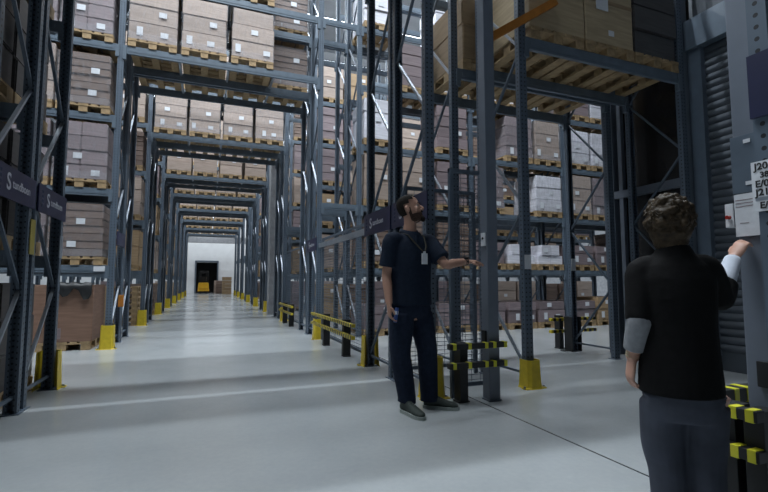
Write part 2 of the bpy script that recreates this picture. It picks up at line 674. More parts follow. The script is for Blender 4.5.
def pallet_parts(w_, d_):
    bm = bmesh.new()
    for i in range(5):
        wd = 0.145 if i % 2 == 0 else 0.1
        add_box(bm, (-w_ / 2 + 0.0725 + i * (w_ - 0.145) / 4, 0, 0.133), (wd, d_, 0.022))
    for j in (-1, 0, 1):
        add_box(bm, (0, j * (d_ / 2 - 0.07), 0.111), (w_, 0.14, 0.022))
    deck = mesh_of('deck', bm, 'wood')
    bm = bmesh.new()
    add_box(bm, (0, 0, 0.061), (0.13, 0.13, 0.078))
    block = mesh_of('block', bm, 'wood')
    bm = bmesh.new()
    add_box(bm, (0, 0, 0.011), (0.13, d_, 0.022))
    runner = mesh_of('bottom_board', bm, 'wood')
    return deck, block, runner


PD = 0.92
DECK, BLOCK, RUNNER = pallet_parts(0.8, PD)
bm = bmesh.new()
for me_, offs in ((DECK, [(0, 0)]), (BLOCK, [(i * 0.335, j * (PD / 2 - 0.07)) for i in (-1, 0, 1) for j in (-1, 0, 1)]), (RUNNER, [(i * 0.335, 0) for i in (-1, 0, 1)])):
    for ox, oy in offs:
        n0 = len(bm.verts)
        bm.from_mesh(me_)
        bm.verts.ensure_lookup_table()
        for v in bm.verts[n0:]:
            v.co.x += ox
            v.co.y += oy
PALLET_ONE = mesh_of('wooden_pallet', bm, 'wood')


def pallet(x, y, z, label, group, detail):
    if detail:
        p = thing('wooden_pallet', label, 'pallet', (x, y, z), 0, group)
        put('deck', DECK, p)
        for i in (-1, 0, 1):
            put('bottom_board', RUNNER, p, (i * 0.335, 0, 0))
            for j in (-1, 0, 1):
                put('block', BLOCK, p, (i * 0.335, j * (PD / 2 - 0.07), 0))
    else:
        p = put('wooden_pallet', PALLET_ONE, None, (x, y, z))
        tag(p, label, 'pallet', group)
    return p


def film_mat():
    m, nt, b = new_mat('stretch_film')
    tc = nt.nodes.new('ShaderNodeTexCoord')
    mp = nt.nodes.new('ShaderNodeMapping')
    mp.inputs['Scale'].default_value = (7, 7, 2.2)
    n = nt.nodes.new('ShaderNodeTexNoise')
    n.inputs['Scale'].default_value = 2.5
    n.inputs['Detail'].default_value = 5
    nt.links.new(tc.outputs['Object'], mp.inputs['Vector'])
    nt.links.new(mp.outputs['Vector'], n.inputs['Vector'])
    sp = nt.nodes.new('ShaderNodeSeparateXYZ')
    nt.links.new(tc.outputs['Object'], sp.inputs[0])
    low = math_node(nt, 'LESS_THAN', sp.outputs[2], 0.13)      # more turns of film round the foot
    a = math_node(nt, 'MULTIPLY', math_node(nt, 'POWER', n.outputs['Fac'], 2.0), 0.5)
    al = math_node(nt, 'ADD', a, math_node(nt, 'MULTIPLY', low, 0.16))
    nt.links.new(al, b.inputs['Alpha'])
    b.inputs['Base Color'].default_value = (0.5, 0.5, 0.54, 1)
    b.inputs['Roughness'].default_value = 0.3
    bp = nt.nodes.new('ShaderNodeBump')
    bp.inputs['Strength'].default_value = 0.7
    bp.inputs['Distance'].default_value = 0.02
    nt.links.new(n.outputs['Fac'], bp.inputs['Height'])
    nt.links.new(bp.outputs['Normal'], b.inputs['Normal'])
    return m


M['film'] = film_mat()
_film = {}


def film_mesh(h):
    key = round(h, 3)
    if key not in _film:
        bm = bmesh.new()
        a, b_ = 0.405, PD / 2 - 0.002
        lo = [bm.verts.new((x, y, 0.004)) for x, y in ((-a, -b_), (a, -b_), (a, b_), (-a, b_))]
        hi = [bm.verts.new((x, y, h - 0.02)) for x, y in ((-a, -b_), (a, -b_), (a, b_), (-a, b_))]
        for i in range(4):
            bm.faces.new((lo[i], lo[(i + 1) % 4], hi[(i + 1) % 4], hi[i]))
        _film[key] = mesh_of('stretch_film', bm, 'film')
    return _film[key]


_lay = {}


def layer_mesh(w_, d_, h, m, nx):
    key = (round(w_, 3), round(d_, 3), round(h, 3), m, nx)
    if key not in _lay:
        bm = bmesh.new()
        add_box(bm, (0, 0, h / 2), (w_, d_, h))
        bmesh.ops.bevel(bm, geom=list(bm.edges), offset=0.012, segments=2, affect='EDGES')
        _lay[key] = mesh_of('carton', bm, m)
    return _lay[key]


bm = bmesh.new()
add_box(bm, (0, 0, 0), (0.13, 0.004, 0.1))
LAB = mesh_of('shipping_label', bm, 'tag')
bm = bmesh.new()
add_box(bm, (0, 0, 0), (0.10, 0.004, 0.16))
LAB2 = mesh_of('shipping_label', bm, 'tag')
KINDS = {
    'kraft': ('kraft', [0.34, 0.33, 0.33], 'pale brown wrapped cartons'),
    'brown': ('brown', [0.13] * 7, 'dark brown stacked cartons'),
    'mauve': ('mauve', [0.25] * 4, 'greyish mauve wrapped cartons'),
    'tan': ('tan', [0.5, 0.42], 'tan cartons'),
    'white': ('white', [0.22, 0.26], 'white film-wrapped bales'),
    'tallwhite': ('white', [0.3, 0.3, 0.3], 'tall white wrapped bales'),
    'dark': ('dark', [0.33, 0.33, 0.33], 'dark wrapped goods'),
    'lowtan': ('tan', [0.28, 0.3], 'low tan cartons'),
    'low': ('mauve', [0.3, 0.2], 'low grey wrapped cartons'),
}


def load(x, y, z, kind, label, group, detail):
    m, hs, _ = KINDS[kind]
    t = thing('carton_load', label, 'carton load', (x, y, z), random.uniform(-0.02, 0.02), group)
    zz = 0.0
    split = kind in ('mauve', 'white') and detail
    for i, h in enumerate(hs):
        ww = 0.8 - random.choice((0.0, 0.01, 0.03))
        dd = PD - random.choice((0.02, 0.05))
        if kind == 'white' and i == 1:
            ww *= 0.7
        nx = 2 if split else 1
        for j in range(nx):
            put('carton', layer_mesh(ww / nx - 0.004, dd, h - 0.003, m, 1), t, ((j - (nx - 1) / 2) * ww / nx, random.uniform(-0.008, 0.008), zz))
        if detail and kind not in ('white', 'dark') and (h > 0.18 or i % 3 == 1):
            if i == 1 or h < 0.18:
                put('shipping_label', LAB, t, (random.uniform(-0.1, 0.18), -dd / 2 - 0.012, zz + h * 0.6))
            if i == 0 and h > 0.18:
                put('shipping_label', LAB2, t, (random.uniform(-0.3, -0.15), -dd / 2 - 0.012, zz + h * 0.5))
                put('shipping_label', LAB, t, (random.uniform(0.1, 0.28), -dd / 2 - 0.012, zz + h * 0.45))
        elif i == 1 and kind != 'dark':
            put('shipping_label', LAB, t, (random.uniform(-0.2, 0.2), -dd / 2 - 0.012, zz + h * 0.5))
        zz += h
    if detail and kind in ('mauve', 'kraft', 'brown', 'tallwhite'):
        put('stretch_film', film_mesh(zz), t)
    return t


def cell(x, y, z, kind, where, group, detail=True):
    """a pallet with its load standing on the beams (or floor) at height z"""
    pallet(x, y, z, 'pallet under ' + KINDS[kind][2] + ', ' + where, group + ' - pallets', detail)
    load(x, y, z + PAL_H, kind, KINDS[kind][2] + ', ' + where, group + ' - loads', detail)


XL, XR = -1.55, 2.1
LEV = [1.42, 2.75, 4.07, 5.38, 6.7, 8.0]
DEP = 0.9

# ---- row nearest the camera at the right: only its end frame with the signs is in view
r0 = thing('pallet_rack', 'end of pallet rack at far right beside the woman, carrying the location sign', 'rack', (0, 0, 0))
upright(r0, 2.09, 0.21, 0.9, True)

# ---- first row across the aisle (bridge above the picture)
r1a = thing('pallet_rack', 'front rack of nearest pair, over the tunnel right of the man', 'rack')
r1b = thing('pallet_rack', 'rear rack of nearest pair, its frame standing right behind the man', 'rack')
for (r, y0, xs) in ((r1a, 4.06, (XL, XR, 3.3, 5.97)), (r1b, 5.02, (XL, XR, 2.97, 5.67))):
    for i, x in enumerate((XL - 2.8,) + xs):
        upright(r, x, y0, DEP - 0.02, True, i % 2, 'steel' if x > 5 else 'brace')
    for z in (5.38, 6.7, 8.0):
        beams(r, XL, XR, y0, DEP - 0.02, z)
    for z in LEV:
        beams(r, XL - 2.8, XL, y0, DEP - 0.02, z)
    for z in (3.97, 5.47, 6.8):
        beams(r, xs[2], xs[3], y0, DEP - 0.02, z, 0.14)
for i in range(4):
    for (y0, nm) in ((4.42, 'front'), (5.56, 'rear')):
        for z, lv in ((5.38, 'lower'), (6.7, 'upper')):  # upper level is unseen, added to stop lamp light spilling over the bridge
            cell(XL + 0.5 + 0.883 * i, y0, z, 'kraft', '%s from left, %s %s row, bridge above the man' % (ORD[i], lv, nm), 'goods on the bridge above the picture', False)
# dark goods behind the left end frames
for (y0, nm) in ((4.5, 'front'), (5.46, 'rear')):
    for lv, z in enumerate([0.0] + LEV[:4]):
        wh = '%s, %s rack at far left' % ('floor' if lv == 0 else ORD[lv - 1] + ' level', nm)
        cell(XL - 0.55, y0, z, 'dark', wh, 'dark goods behind the left end frame', False)

# big beige cartons over the tunnel at the right
for i, x in enumerate((3.82, 4.66, 5.49)):
    p = pallet(x, 4.5, 3.97, 'wooden pallet under a large carton above the tunnel, %s from left' % ORD[i], 'pallets over the tunnel', True)
    pallet(x - 0.33, 5.46, 3.97, 'wooden pallet in rear rack above the tunnel, %s from left' % ORD[i], 'pallets over the tunnel, rear rack', True)
    if i < 2:
        t = thing('tall_carton', ['large plain beige carton on pallet above tunnel beside the orange bar',
                                  'large beige carton with white sticker on pallet above the tunnel'][i], 'carton', (x, 4.5, 3.97 + PAL_H))
        bm = bmesh.new()
        add_box(bm, (0, 0, 0.55), (0.84 if i == 0 else 0.8, 0.9, 1.1))
        obj('box', bm, 'beige', t, bevel=0.012)
        if i == 1:
            for (ox, oz, me_) in ((-0.12, 0.52, 0.2), (0.02, 0.16, 0.09)):
                bm = bmesh.new()
                add_box(bm, (ox, -0.455, oz), (me_, 0.004, me_ * 0.8))
                obj('sticker', bm, 'tag', t)
        bm = bmesh.new()
        add_box(bm, (0, -0.452, 0.56), (0.84 if i == 0 else 0.8, 0.003, 0.05))
        obj('tape', bm, 'tan', t)
    else:
        load(x, 4.5, 3.97 + PAL_H, 'dark', 'dark wrapped goods on pallet above the tunnel, beside the beige cartons', 'goods above the tunnel', True)
    load(x - 0.33, 5.46, 3.97 + PAL_H, 'tan', 'tan cartons in rear rack above the tunnel, %s from left' % ORD[i], 'tan cartons over the tunnel, rear rack', False)

# ---- the bridged rows further back
BZ = [5.38, 5.15, 4.97, 5.0, 4.97, 4.9, 4.85, 4.85]      # bridge beams
ROWS = [8.95, 13.3, 17.5, 21.5, 25.65, 29.75, 33.9, 38.0]
NAMES = ['nearest', 'second', 'third', 'fourth', 'fifth', 'sixth', 'seventh', 'farthest']
racks = []
bm = bmesh.new()
add_box(bm, (0, 0, 0), (0.04, DEP - 0.09, 0.05))
SUPPORT = mesh_of('support_bar', bm, 'brace')
for k, Y0 in enumerate(ROWS):
    near = k < 2
    for half, y0 in (('front', Y0), ('rear', Y0 + 0.95)):
        if k == 7 and half == 'rear':
            continue
        r = thing('pallet_rack', '%s rack of the %s visible bridge across the aisle' % (half, NAMES[k]), 'rack')
        racks.append(r)
        xs = [XL - 2.8, XL, XR]
        if k == 0:
            xs += [2.95, 5.72, 8.49, 11.26]
        elif k == 1:
            xs += [2.95, 5.72, 8.49, 11.26, 14.03]
        else:
            xs += [2.95, 5.72]
        bz = BZ[k]
        for i, x in enumerate(xs):
            upright(r, x, y0, DEP - 0.02, near and x in (XL, XR, 2.95), i % 2)
        for a, b in zip(xs[:-1], xs[1:]):
            for z in ((bz, bz + 1.32, bz + 2.62) if (a == XL) else ((LEV[1], LEV[4]) if b == 2.95 else LEV)):
                if k >= 4 and z > 7:
                    continue
                beams(r, a, b, y0, DEP - 0.02, z, 0.15 if a == XL else 0.13)
                if a == XL and k < 3:
                    for q in range(3):
                        put('support_bar', SUPPORT, r, (XL + 0.94 + 0.883 * q, y0 + 0.44, z - 0.03))
    # goods on the bridges
    for half, y0 in (('front', Y0), ('rear', Y0 + 0.95)):
        if k == 7 and half == 'rear':
            continue
        for lv, z in ((0, BZ[k]), (1, BZ[k] + 1.32)):
            if (k >= 2 and lv == 1 and half == 'rear') or (k > 4 and lv == 1):
                continue
            for i in range(4):
                if k == 0 and half == 'front' and i == 3:
                    continue
                kind = 'kraft'
                if k == 0 and half == 'rear' and i == 3:
                    kind = 'brown'
                cell(XL + 0.5 + 0.883 * i, y0 + 0.44, z, kind,
                     '%s from left, %s %s row, %s bridge' % (ORD[i], 'lower' if lv == 0 else 'upper', half, NAMES[k]),
                     'goods on the %s bridge' % NAMES[k], (k == 0) or (k == 1 and half == 'front' and lv == 0))

# goods left of the aisle
leftkinds = {0: ['tan', 'mauve', 'brown', 'white', 'brown', 'mauve', 'kraft']}
seqs = [['tan', 'brown', 'mauve', 'brown', 'mauve', 'kraft'], ['low', 'tan', 'kraft', 'brown', 'kraft', 'kraft'], ['brown', 'kraft', 'tan', 'mauve', 'kraft', 'kraft'],
        ['tan', 'brown', 'kraft', 'kraft', 'mauve', 'kraft'], ['kraft', 'tan', 'brown', 'kraft', 'kraft', 'kraft'], ['tan', 'kraft', 'tan', 'kraft', 'kraft', 'kraft']]
for k, Y0 in enumerate(ROWS):
    for lv, z in enumerate([0.0] + LEV[:5]):
        kind = seqs[k % 6][lv]
        for c in range(3 if k == 0 else (2 if k < 3 else 1)):
            if k == 0 and lv == 0:
                continue
            if k == 1 and lv == 0:
                continue
            kk = kind if c == 0 else random.choice(('kraft', 'brown', 'mauve'))
            where = '%s%s, left end of %s bridged rack' % ('floor' if lv == 0 else ORD[lv - 1] + ' level', ['', ', second in', ', third in'][c], NAMES[k])
            cell(XL - 0.53 - 0.85 * c, Y0 + 0.44, z, kk, where, 'goods left of the aisle', k == 0)
# big brown box on a pallet at floor level, left
for i, x in enumerate((-2.2, -3.15)):
    pallet(x, 9.38, 0.0, ['wooden pallet under the big plain brown box, left floor', 'wooden pallet under brown box behind left frame'][i], 'floor pallets at left', True)
    t = thing('pallet_box', ['big plain brown pallet box on the floor beside left yellow guard', 'plain brown pallet box half hidden behind left end frame'][i], 'box', (x, 9.38, PAL_H))
    bm = bmesh.new()
    add_box(bm, (0, 0, 0.47), (0.84, 0.92, 0.94))
    obj('box', bm, 'boxboard', t, bevel=0.01)
    bm = bmesh.new()
    add_box(bm, (-0.05, -0.462, 0.14), (0.06, 0.004, 0.18))
    obj('sticker', bm, 'mauve', t)
# stacked empty pallets at the left of the second bridged rack
for i in range(7):
    pallet(XL - 0.52, 13.75, i * PAL_H, 'empty wooden pallet, %s from bottom of stack, left behind nearest bridge' % ORD[i], 'empty pallets stacked at left', False)

# goods right of the aisle
rk = ['kraft', 'mauve', 'white', 'kraft', 'tallwhite', 'kraft', 'brown', 'tallwhite', 'kraft', 'mauve']
for lv, z in enumerate([0.0] + LEV[:5]):
    for b, x0 in enumerate((2.95, 5.72, 8.49)):
        for c in range(3):
            idx = b * 3 + c
            x = x0 + 0.5 + 0.885 * c
            if lv == 0:
                kind = random.choice(('low', 'low', 'lowtan'))
            elif lv == 1:
                kind = 'white' if idx in (4, 5) else random.choice(('low', 'brown', 'tan'))
            elif lv in (2, 3):
                kind = random.choice(('kraft', 'mauve', 'mauve', 'tallwhite'))
            else:
                kind = random.choice(('tallwhite', 'tallwhite', 'tallwhite', 'brown', 'mauve'))
            if random.random() < (0.4 if lv >= 4 else 0.15) and kind != 'white':
                continue
            where = '%s, %s from left, rack behind the man' % ('floor' if lv == 0 else ORD[lv - 1] + ' level', ORD[idx] if idx < 8 else 'last')
            cell(x, ROWS[0] + 0.44, z, kind, where, 'goods in the rack behind the man', b > 0 and lv < 4)
WORDS = 'first second third fourth fifth sixth seventh eighth ninth tenth eleventh twelfth'.split()
for k, Y0 in enumerate(ROWS[1:]):
    for lv, z in enumerate([0.0] + LEV[:5]):
        for c in range(12 if k == 0 else 2 if k < 4 else 1):
            if k == 0 and c > 1 and lv > 4:
                continue
            cell(2.95 + 0.5 + 0.885 * (c % 3) + 2.77 * (c // 3), Y0 + 0.44, z, random.choice(('kraft', 'brown', 'mauve', 'tan')),
                 '%s%s, right end of %s bridged rack' % ('floor' if lv == 0 else ORD[lv - 1] + ' level', '' if c == 0 else ', %s in' % WORDS[c], NAMES[k + 1]),
                 'goods right of the aisle', False)


# ------------------------------------------------------------------ column guards, barriers, fences
def guard_mesh(h, w_, d_):
    """folded yellow shield, open at the back, with a flared foot flange"""
    bm = bmesh.new()
    t = 0.008
    secs = []
    for z, s in ((0, 1.22), (0.02, 1.12), (h * 0.5, 1.04), (h, 1.0)):
        a, b, c = w_ / 2 * s, d_ / 2 * s, 0.03
        o = [(-a, b), (-a, -b + c), (-a + c, -b), (a - c, -b), (a, -b + c), (a, b)]
        i = [(a - t, b), (a - t, -b + c), (a - c, -b + t), (-a + c, -b + t), (-a + t, -b + c), (-a + t, b)]
        secs.append([bm.verts.new((x, y, z)) for x, y in o + i])
    for A, B in zip(secs[:-1], secs[1:]):
        for q in range(12):
            bm.faces.new((A[q], A[(q + 1) % 12], B[(q + 1) % 12], B[q]))
    bm.faces.new(secs[0][::-1])
    bm.faces.new(secs[-1])
    for sx in (-1, 1):
        add_box(bm, (sx * w_ * 0.66, -d_ * 0.3, 0.006), (0.05, 0.08, 0.012))
    return mesh_of('shield', bm, 'yellow')


G1 = guard_mesh(0.4, 0.19, 0.17)
bm = bmesh.new()
for sx in (-1, 1):
    add_tube(bm, [(sx * 0.125, -0.05, 0.01), (sx * 0.125, -0.05, 0.03)], 0.013, 6)
GB = mesh_of('anchor_bolt', bm, 'brace')


G2 = guard_mesh(0.3, 0.165, 0.16)


def guard(x, y, label, rz=0.0, me=None):
    t = thing('rack_guard', label, 'column guard', (x, y, 0), rz, 'yellow column guards')
    put('shield', me or G1, t)
    put('anchor_bolt', GB, t)
    return t


guard(3.3, 4.05, 'yellow column guard on the tunnel post right of the big gate post', 0.0, G2)
guard(2.1, 4.05, 'yellow column guard behind the legs of the man')
guard(XL, 5.88, 'yellow column guard on rear post of leftmost rack end', math.pi)
guard(XR, 5.9, 'yellow column guard at the near end of the striped barrier', math.pi)
for k, Y0 in enumerate(ROWS):
    guard(XL, Y0 - 0.02, 'yellow column guard left of the aisle on the %s bridged rack' % NAMES[k])
    guard(XR, Y0 - 0.02, 'yellow column guard right of the aisle on the %s bridged rack' % NAMES[k])


def barrier(label, p, q, posts, m, group=None, zs=(0.35, 0.52), bands=(), off=-0.09):
    """low impact barrier: block posts and two rails from p to q"""
    p, q = Vector(p + (0,)), Vector(q + (0,))
    L = (q - p).length
    ang = math.atan2(q.y - p.y, q.x - p.x)
    t = thing('safety_barrier', label, 'barrier', p, ang, group)
    for s in posts:
        bm = bmesh.new()
        add_box(bm, (s, 0.0, 0.28), (0.085, 0.12, 0.56))
        add_box(bm, (s, 0.0, 0.008), (0.12, 0.118, 0.016))
        obj('post', bm, 'black', t, bevel=0.004)
    for z in zs:
        bm = bmesh.new()
        add_box(bm, (L / 2, off, 0), (L, 0.06, 0.05))
        rl = obj('rail', bm, m, t, bevel=0.004, loc=(0, 0, z))
        for s in bands:
            bm = bmesh.new()
            add_box(bm, (s, off, 0), (0.034, 0.064, 0.055))
            obj('yellow_band', bm, 'lime', rl)
    return t


barrier('black two-rail barrier with yellow bands between the man and gate post', (2.08, 3.84), (2.70, 3.83), (0.22,), 'black', None, (0.37, 0.545), (0.05, 0.21, 0.39, 0.48, 0.6), -0.16)
b1 = barrier('striped black and yellow barrier across the aisle mouth behind the man', (2.02, 8.75), (2.02, 6.1), (0.75, 2.0), 'stripe_x')
b2 = barrier('small striped barrier beyond the nearest bridge, right of the aisle', (2.02, 13.0), (2.02, 11.0), (0.4, 1.4), 'stripe_x')
b3 = barrier('striped barrier at the far side of the tunnel beside its black post', (5.4, 6.2), (6.4, 6.2), (0.27,), 'stripe_x', None, (0.3, 0.5))
# barrier in front of the right gate post
b4 = barrier('black barrier with yellow bands at the lower right beside the woman', (2.40, 1.30), (2.40, 1.56), (0.05, 0.17), 'black', None, (0.37, 0.545), (0.03, 0.1), 0.09)
t = thing('safety_barrier', 'short black barrier return with yellow end behind the lower right barrier', 'barrier', (2.52, 1.62, 0), 0)
for x in (0.26,):
    bm = bmesh.new()
    add_box(bm, (x, 0, 0.28), (0.1, 0.12, 0.56))
    obj('post', bm, 'black', t, bevel=0.004)
for z in (0.37, 0.545):
    bm = bmesh.new()
    add_box(bm, (0.13, 0, z), (0.4, 0.08, 0.07))
    rl = obj('rail', bm, 'black', t, bevel=0.004)
    bm = bmesh.new()
    for q in (0.1, 0.2):
        add_box(bm, (q, 0, z), (0.035, 0.086, 0.076))
    obj('yellow_band', bm, 'lime', rl)


def fence(label, p, q, h, step=0.05, z0=0.12):
    p, q = Vector(p + (0,)), Vector(q + (0,))
    L = (q - p).length
    ang = math.atan2(q.y - p.y, q.x - p.x)
    t = thing('mesh_fence', label, 'fence', p, ang)
    bm = bmesh.new()
    for xx in (0.02, L - 0.02):
        add_box(bm, (xx, 0, h / 2), (0.04, 0.04, h))
    for z in (z0, h - 0.02):
        add_box(bm, (L / 2, 0, z), (L, 0.03, 0.04))
    obj('frame', bm, 'steel', t)
    bm = bmesh.new()
    z = z0 + 0.04
    while z < h - 0.03:
        add_box(bm, (L / 2, 0, z), (L, 0.005, 0.006))
        z += step
    x = 0.04
    while x < L:
        add_box(bm, (x, 0, (h + z0) / 2), (0.004, 0.005, h - z0))
        x += step * 2
    obj('wire_mesh', bm, 'wire', t)
    return t


fence('wire mesh fence panel between the man and the big gate post', (2.27, 3.98), (2.7, 3.98), 2.3, 0.05)
fence('long wire mesh fence behind striped barrier at the aisle mouth', (2.14, 8.82), (2.14, 6.06), 2.0, 0.05)
fence('wire mesh fence right of aisle beyond the nearest bridge', (2.14, 13.1), (2.14, 11.0), 2.0, 0.06)
fence('wire mesh fence closing the stub bay behind the gate post', (2.2, 4.95), (3.2, 4.95), 2.3, 0.05)

# big smooth gate posts either side of the dark aisle mouth
for (x, y, sz, lb) in ((2.605, 3.78, 0.12, 'big smooth blue grey gate post the man touches'), (2.55, 1.36, 0.16, 'big smooth blue grey gate post at the right the woman touches')):
    t = thing('gate_post', lb, 'post', (x, y, 0))
    bm = bmesh.new()
    add_box(bm, (0, 0, 3.0), (sz, sz, 6.0))
    obj('column', bm, 'portal', t, bevel=0.006)
    bm = bmesh.new()
    add_box(bm, (0, 0, 0.008), (sz + 0.015, sz + 0.015, 0.016))
    obj('foot_plate', bm, 'portal', t)
    bm = bmesh.new()
    if y > 3:
        add_box(bm, (-sz / 2 - 0.012, 0.0, 0.60), (0.02, 0.06, 0.14))
    else:
        add_box(bm, (-sz / 2 - 0.012, 0.0, 0.71), (0.02, 0.05, 0.12))
    obj('sensor', bm, 'black', t, bevel=0.004)
    if y > 3:
        bm = bmesh.new()
        add_box(bm, (-sz / 2 - 0.01, -0.01, 1.56), (0.014, 0.07, 0.13))
        c = obj('switch_box', bm, 'tag', t, bevel=0.003)
        bm = bmesh.new()
        add_tube(bm, [(-sz / 2 - 0.016, -0.01, 1.57), (-sz / 2 - 0.022, -0.01, 1.57)], 0.014, 10)
        obj('button', bm, 'black', c)
    else:
        bm = bmesh.new()
        add_box(bm, (-sz / 2 + 0.01, 0.107, 1.48), (0.05, 0.04, 0.12))
        c = obj('switch_box', bm, 'tag', t, bevel=0.003)
        bm = bmesh.new()
        add_tube(bm, [(-sz / 2 - 0.015, 0.107, 1.47), (-sz / 2 - 0.035, 0.107, 1.47)], 0.01, 10)
        obj('button', bm, 'red', c)

# papers on the right gate post
bm = bmesh.new()
add_box(bm, (2.4575, 1.379, 1.475), (0.003, 0.125, 0.21))
pp = tag(obj('paper_sheet', bm, 'tag'), 'white printed sheet on the right gate post above her hand', 'paper')
bm = bmesh.new()
for i in range(3):
    add_box(bm, (2.4552, 1.385, 1.55 - i * 0.016), (0.001, 0.1, 0.004))
add_box(bm, (2.4552, 1.4, 1.435), (0.001, 0.04, 0.003))
obj('lettering', bm, 'mauve', pp)
bm = bmesh.new()
add_box(bm, (2.463, 1.39, 1.73), (0.006, 0.115, 0.29))
ho = tag(obj('document_holder', bm, 'steel', bevel=0.002), 'grey document holder above the white sheet on the gate post', 'holder')
bm = bmesh.new()
for z in (1.63, 1.84):
    add_box(bm, (2.458, 1.37, z), (0.004, 0.03, 0.018))
obj('clip', bm, 'tag', ho)


# ------------------------------------------------------------------ signs
def side_sign(label, x, y0, y1, z0, z1, facing, words=True):
    """navy plate on a rack end, facing the aisle; facing = -1 looks to -x"""
    t = thing('rack_sign', label, 'sign', (x, (y0 + y1) / 2, (z0 + z1) / 2), 0)
    bm = bmesh.new()
    add_box(bm, (0, 0, 0), (0.012, y1 - y0, z1 - z0))
    obj('plate', bm, 'navy', t)
    if words:
        rz = -math.pi / 2 if facing < 0 else math.pi / 2
        s = -1 if facing < 0 else 1
        # text runs to the right as seen from the aisle
        start = (y1 - y0) / 2 * (1 if facing < 0 else -1)
        k = -1 if facing < 0 else 1
        o = put('lettering', text_mesh('tundboen', 0.1, 'ink', 0.001), t, (s * 0.0075, start + k * 0.34, 0.0), (math.pi / 2, 0, rz))
        o = put('emblem', text_mesh('S', 0.19, 'ink', 0.003), t, (s * 0.0075, start + k * 0.22, 0.0), (math.pi / 2, 0, rz))
        bm = bmesh.new()
        for q in range(4):
            add_box(bm, (s * 0.0075, start + k * 0.1, 0.07 - q * 0.045), (0.001, 0.045, 0.026))
        obj('address_line', bm, 'patch', t)
    return t


side_sign('navy sign with white lettering left of the head of the man', XR - 0.065, 4.98, 5.93, 1.77, 2.06, -1)
side_sign('navy sign with a white curved mark behind the face of the man', XR - 0.065, 4.0, 4.93, 1.77, 2.06, -1)
side_sign('small navy sign on the nearest bridged rack, right of the aisle', XR - 0.065, 8.95, 9.85, 1.77, 2.03, -1)
side_sign('navy sign with lettering on the rack end at far left edge', XL + 0.065, 4.08, 4.95, 1.80, 2.06, 1)
side_sign('navy sign with lettering between the two leftmost rack posts', XL + 0.065, 5.03, 5.9, 1.80, 2.06, 1)
side_sign('navy sign left of aisle on the nearest bridged rack end', XL + 0.065, 8.98, 9.8, 1.78, 2.02, 1, False)
side_sign('plain navy plate on rack end at top right corner', 2.028, 0.3, 1.11, 1.80, 2.06, -1, False)

# grey rail joining the signs at the aisle mouth
bm = bmesh.new()
add_bar(bm, (XR, 5.95, 1.86), (XR, 8.95, 1.86), 0.03, 0.09)
tag(obj('cross_rail', bm, 'brace'), 'pale grey rail running between the navy signs behind the man', 'rail')

# location sign
t = thing('location_sign', 'white location sign with black codes at the right edge', 'sign', (2.034, 0.993, 1.525))
bm = bmesh.new()
add_box(bm, (0, 0, 0.0), (0.006, 0.26, 0.2))
obj('plate', bm, 'tag', t)
for q, z, sz, ind in (('J20 01', 0.078, 0.038, 0), ('38', 0.043, 0.032, 0.018), ('E/0 1', 0.008, 0.038, 0), ('J21 02', -0.026, 0.038, 0), ('E/0 1', -0.078, 0.036, 0.012)):
    put('lettering', text_mesh(q, sz, 'print', 0.001), t, (-0.0042, 0.118 - ind, z), (math.pi / 2, 0, -math.pi / 2))
bm = bmesh.new()
add_box(bm, (-0.0038, 0.0, -0.051), (0.001, 0.24, 0.014))
obj('grey_band', bm, 'brace', t)

# small papers and plates on the near left frame and tunnel posts
def note(label, loc, size, m='tag', cat='label'):
    bm = bmesh.new()
    add_box(bm, (0, 0, 0), size)
    o = obj('notice' if cat == 'notice' else 'rack_label', bm, m, loc=loc)
    tag(o, label, cat)
    return o


note('yellow load notice on the leftmost rack end', (XL + 0.056, 4.97, 1.55), (0.006, 0.12, 0.32), 'dull', 'notice')
note('grey framed document holder on the second leftmost rack post', (XL + 0.056, 5.84, 1.52), (0.008, 0.1, 0.24), 'brace')
note('white slip on the tunnel post above the yellow guard', (3.3, 4.055, 1.36), (0.085, 0.005, 0.16))
note('white slip on the black footed tunnel post', (5.67, 5.822, 1.42), (0.09, 0.006, 0.2))
note('white label plate at the beam end beside left brown box', (-1.72, 8.94, 1.36), (0.17, 0.006, 0.09))
bm = bmesh.new()
add_box(bm, (0, -0.03, 0.28), (0.2, 0.02, 0.56))
for sx in (-1, 1):
    add_box(bm, (sx * 0.092, 0.06, 0.28), (0.016, 0.15, 0.56))
    add_box(bm, (sx * 0.145, 0.0, 0.008), (0.09, 0.1, 0.016))
tag(obj('rack_guard', bm, 'black', bevel=0.004, loc=(5.67, 5.93, 0), rot=(0, 0, math.pi)), 'black column guard at the foot of the far tunnel post', 'column guard')
# orange bar over the tunnel
bm = bmesh.new()
add_bar(bm, (2.82, 4.04, 3.82), (3.75, 4.0, 4.45), 0.05, 0.09)
tag(obj('lifting_bar', bm, 'orange'), 'worn orange bar slanting in front of the tall tunnel post', 'bar')
# small yellow and orange tags on the left post
bm = bmesh.new()
add_box(bm, (0, 0, 0), (0.09, 0.05, 0.22))
tag(obj('tape_holder', bm, 'orange', bevel=0.01, loc=(XL + 0.07, 9.62, 0.78)), 'orange yellow holder hanging on the second left frame', 'holder')

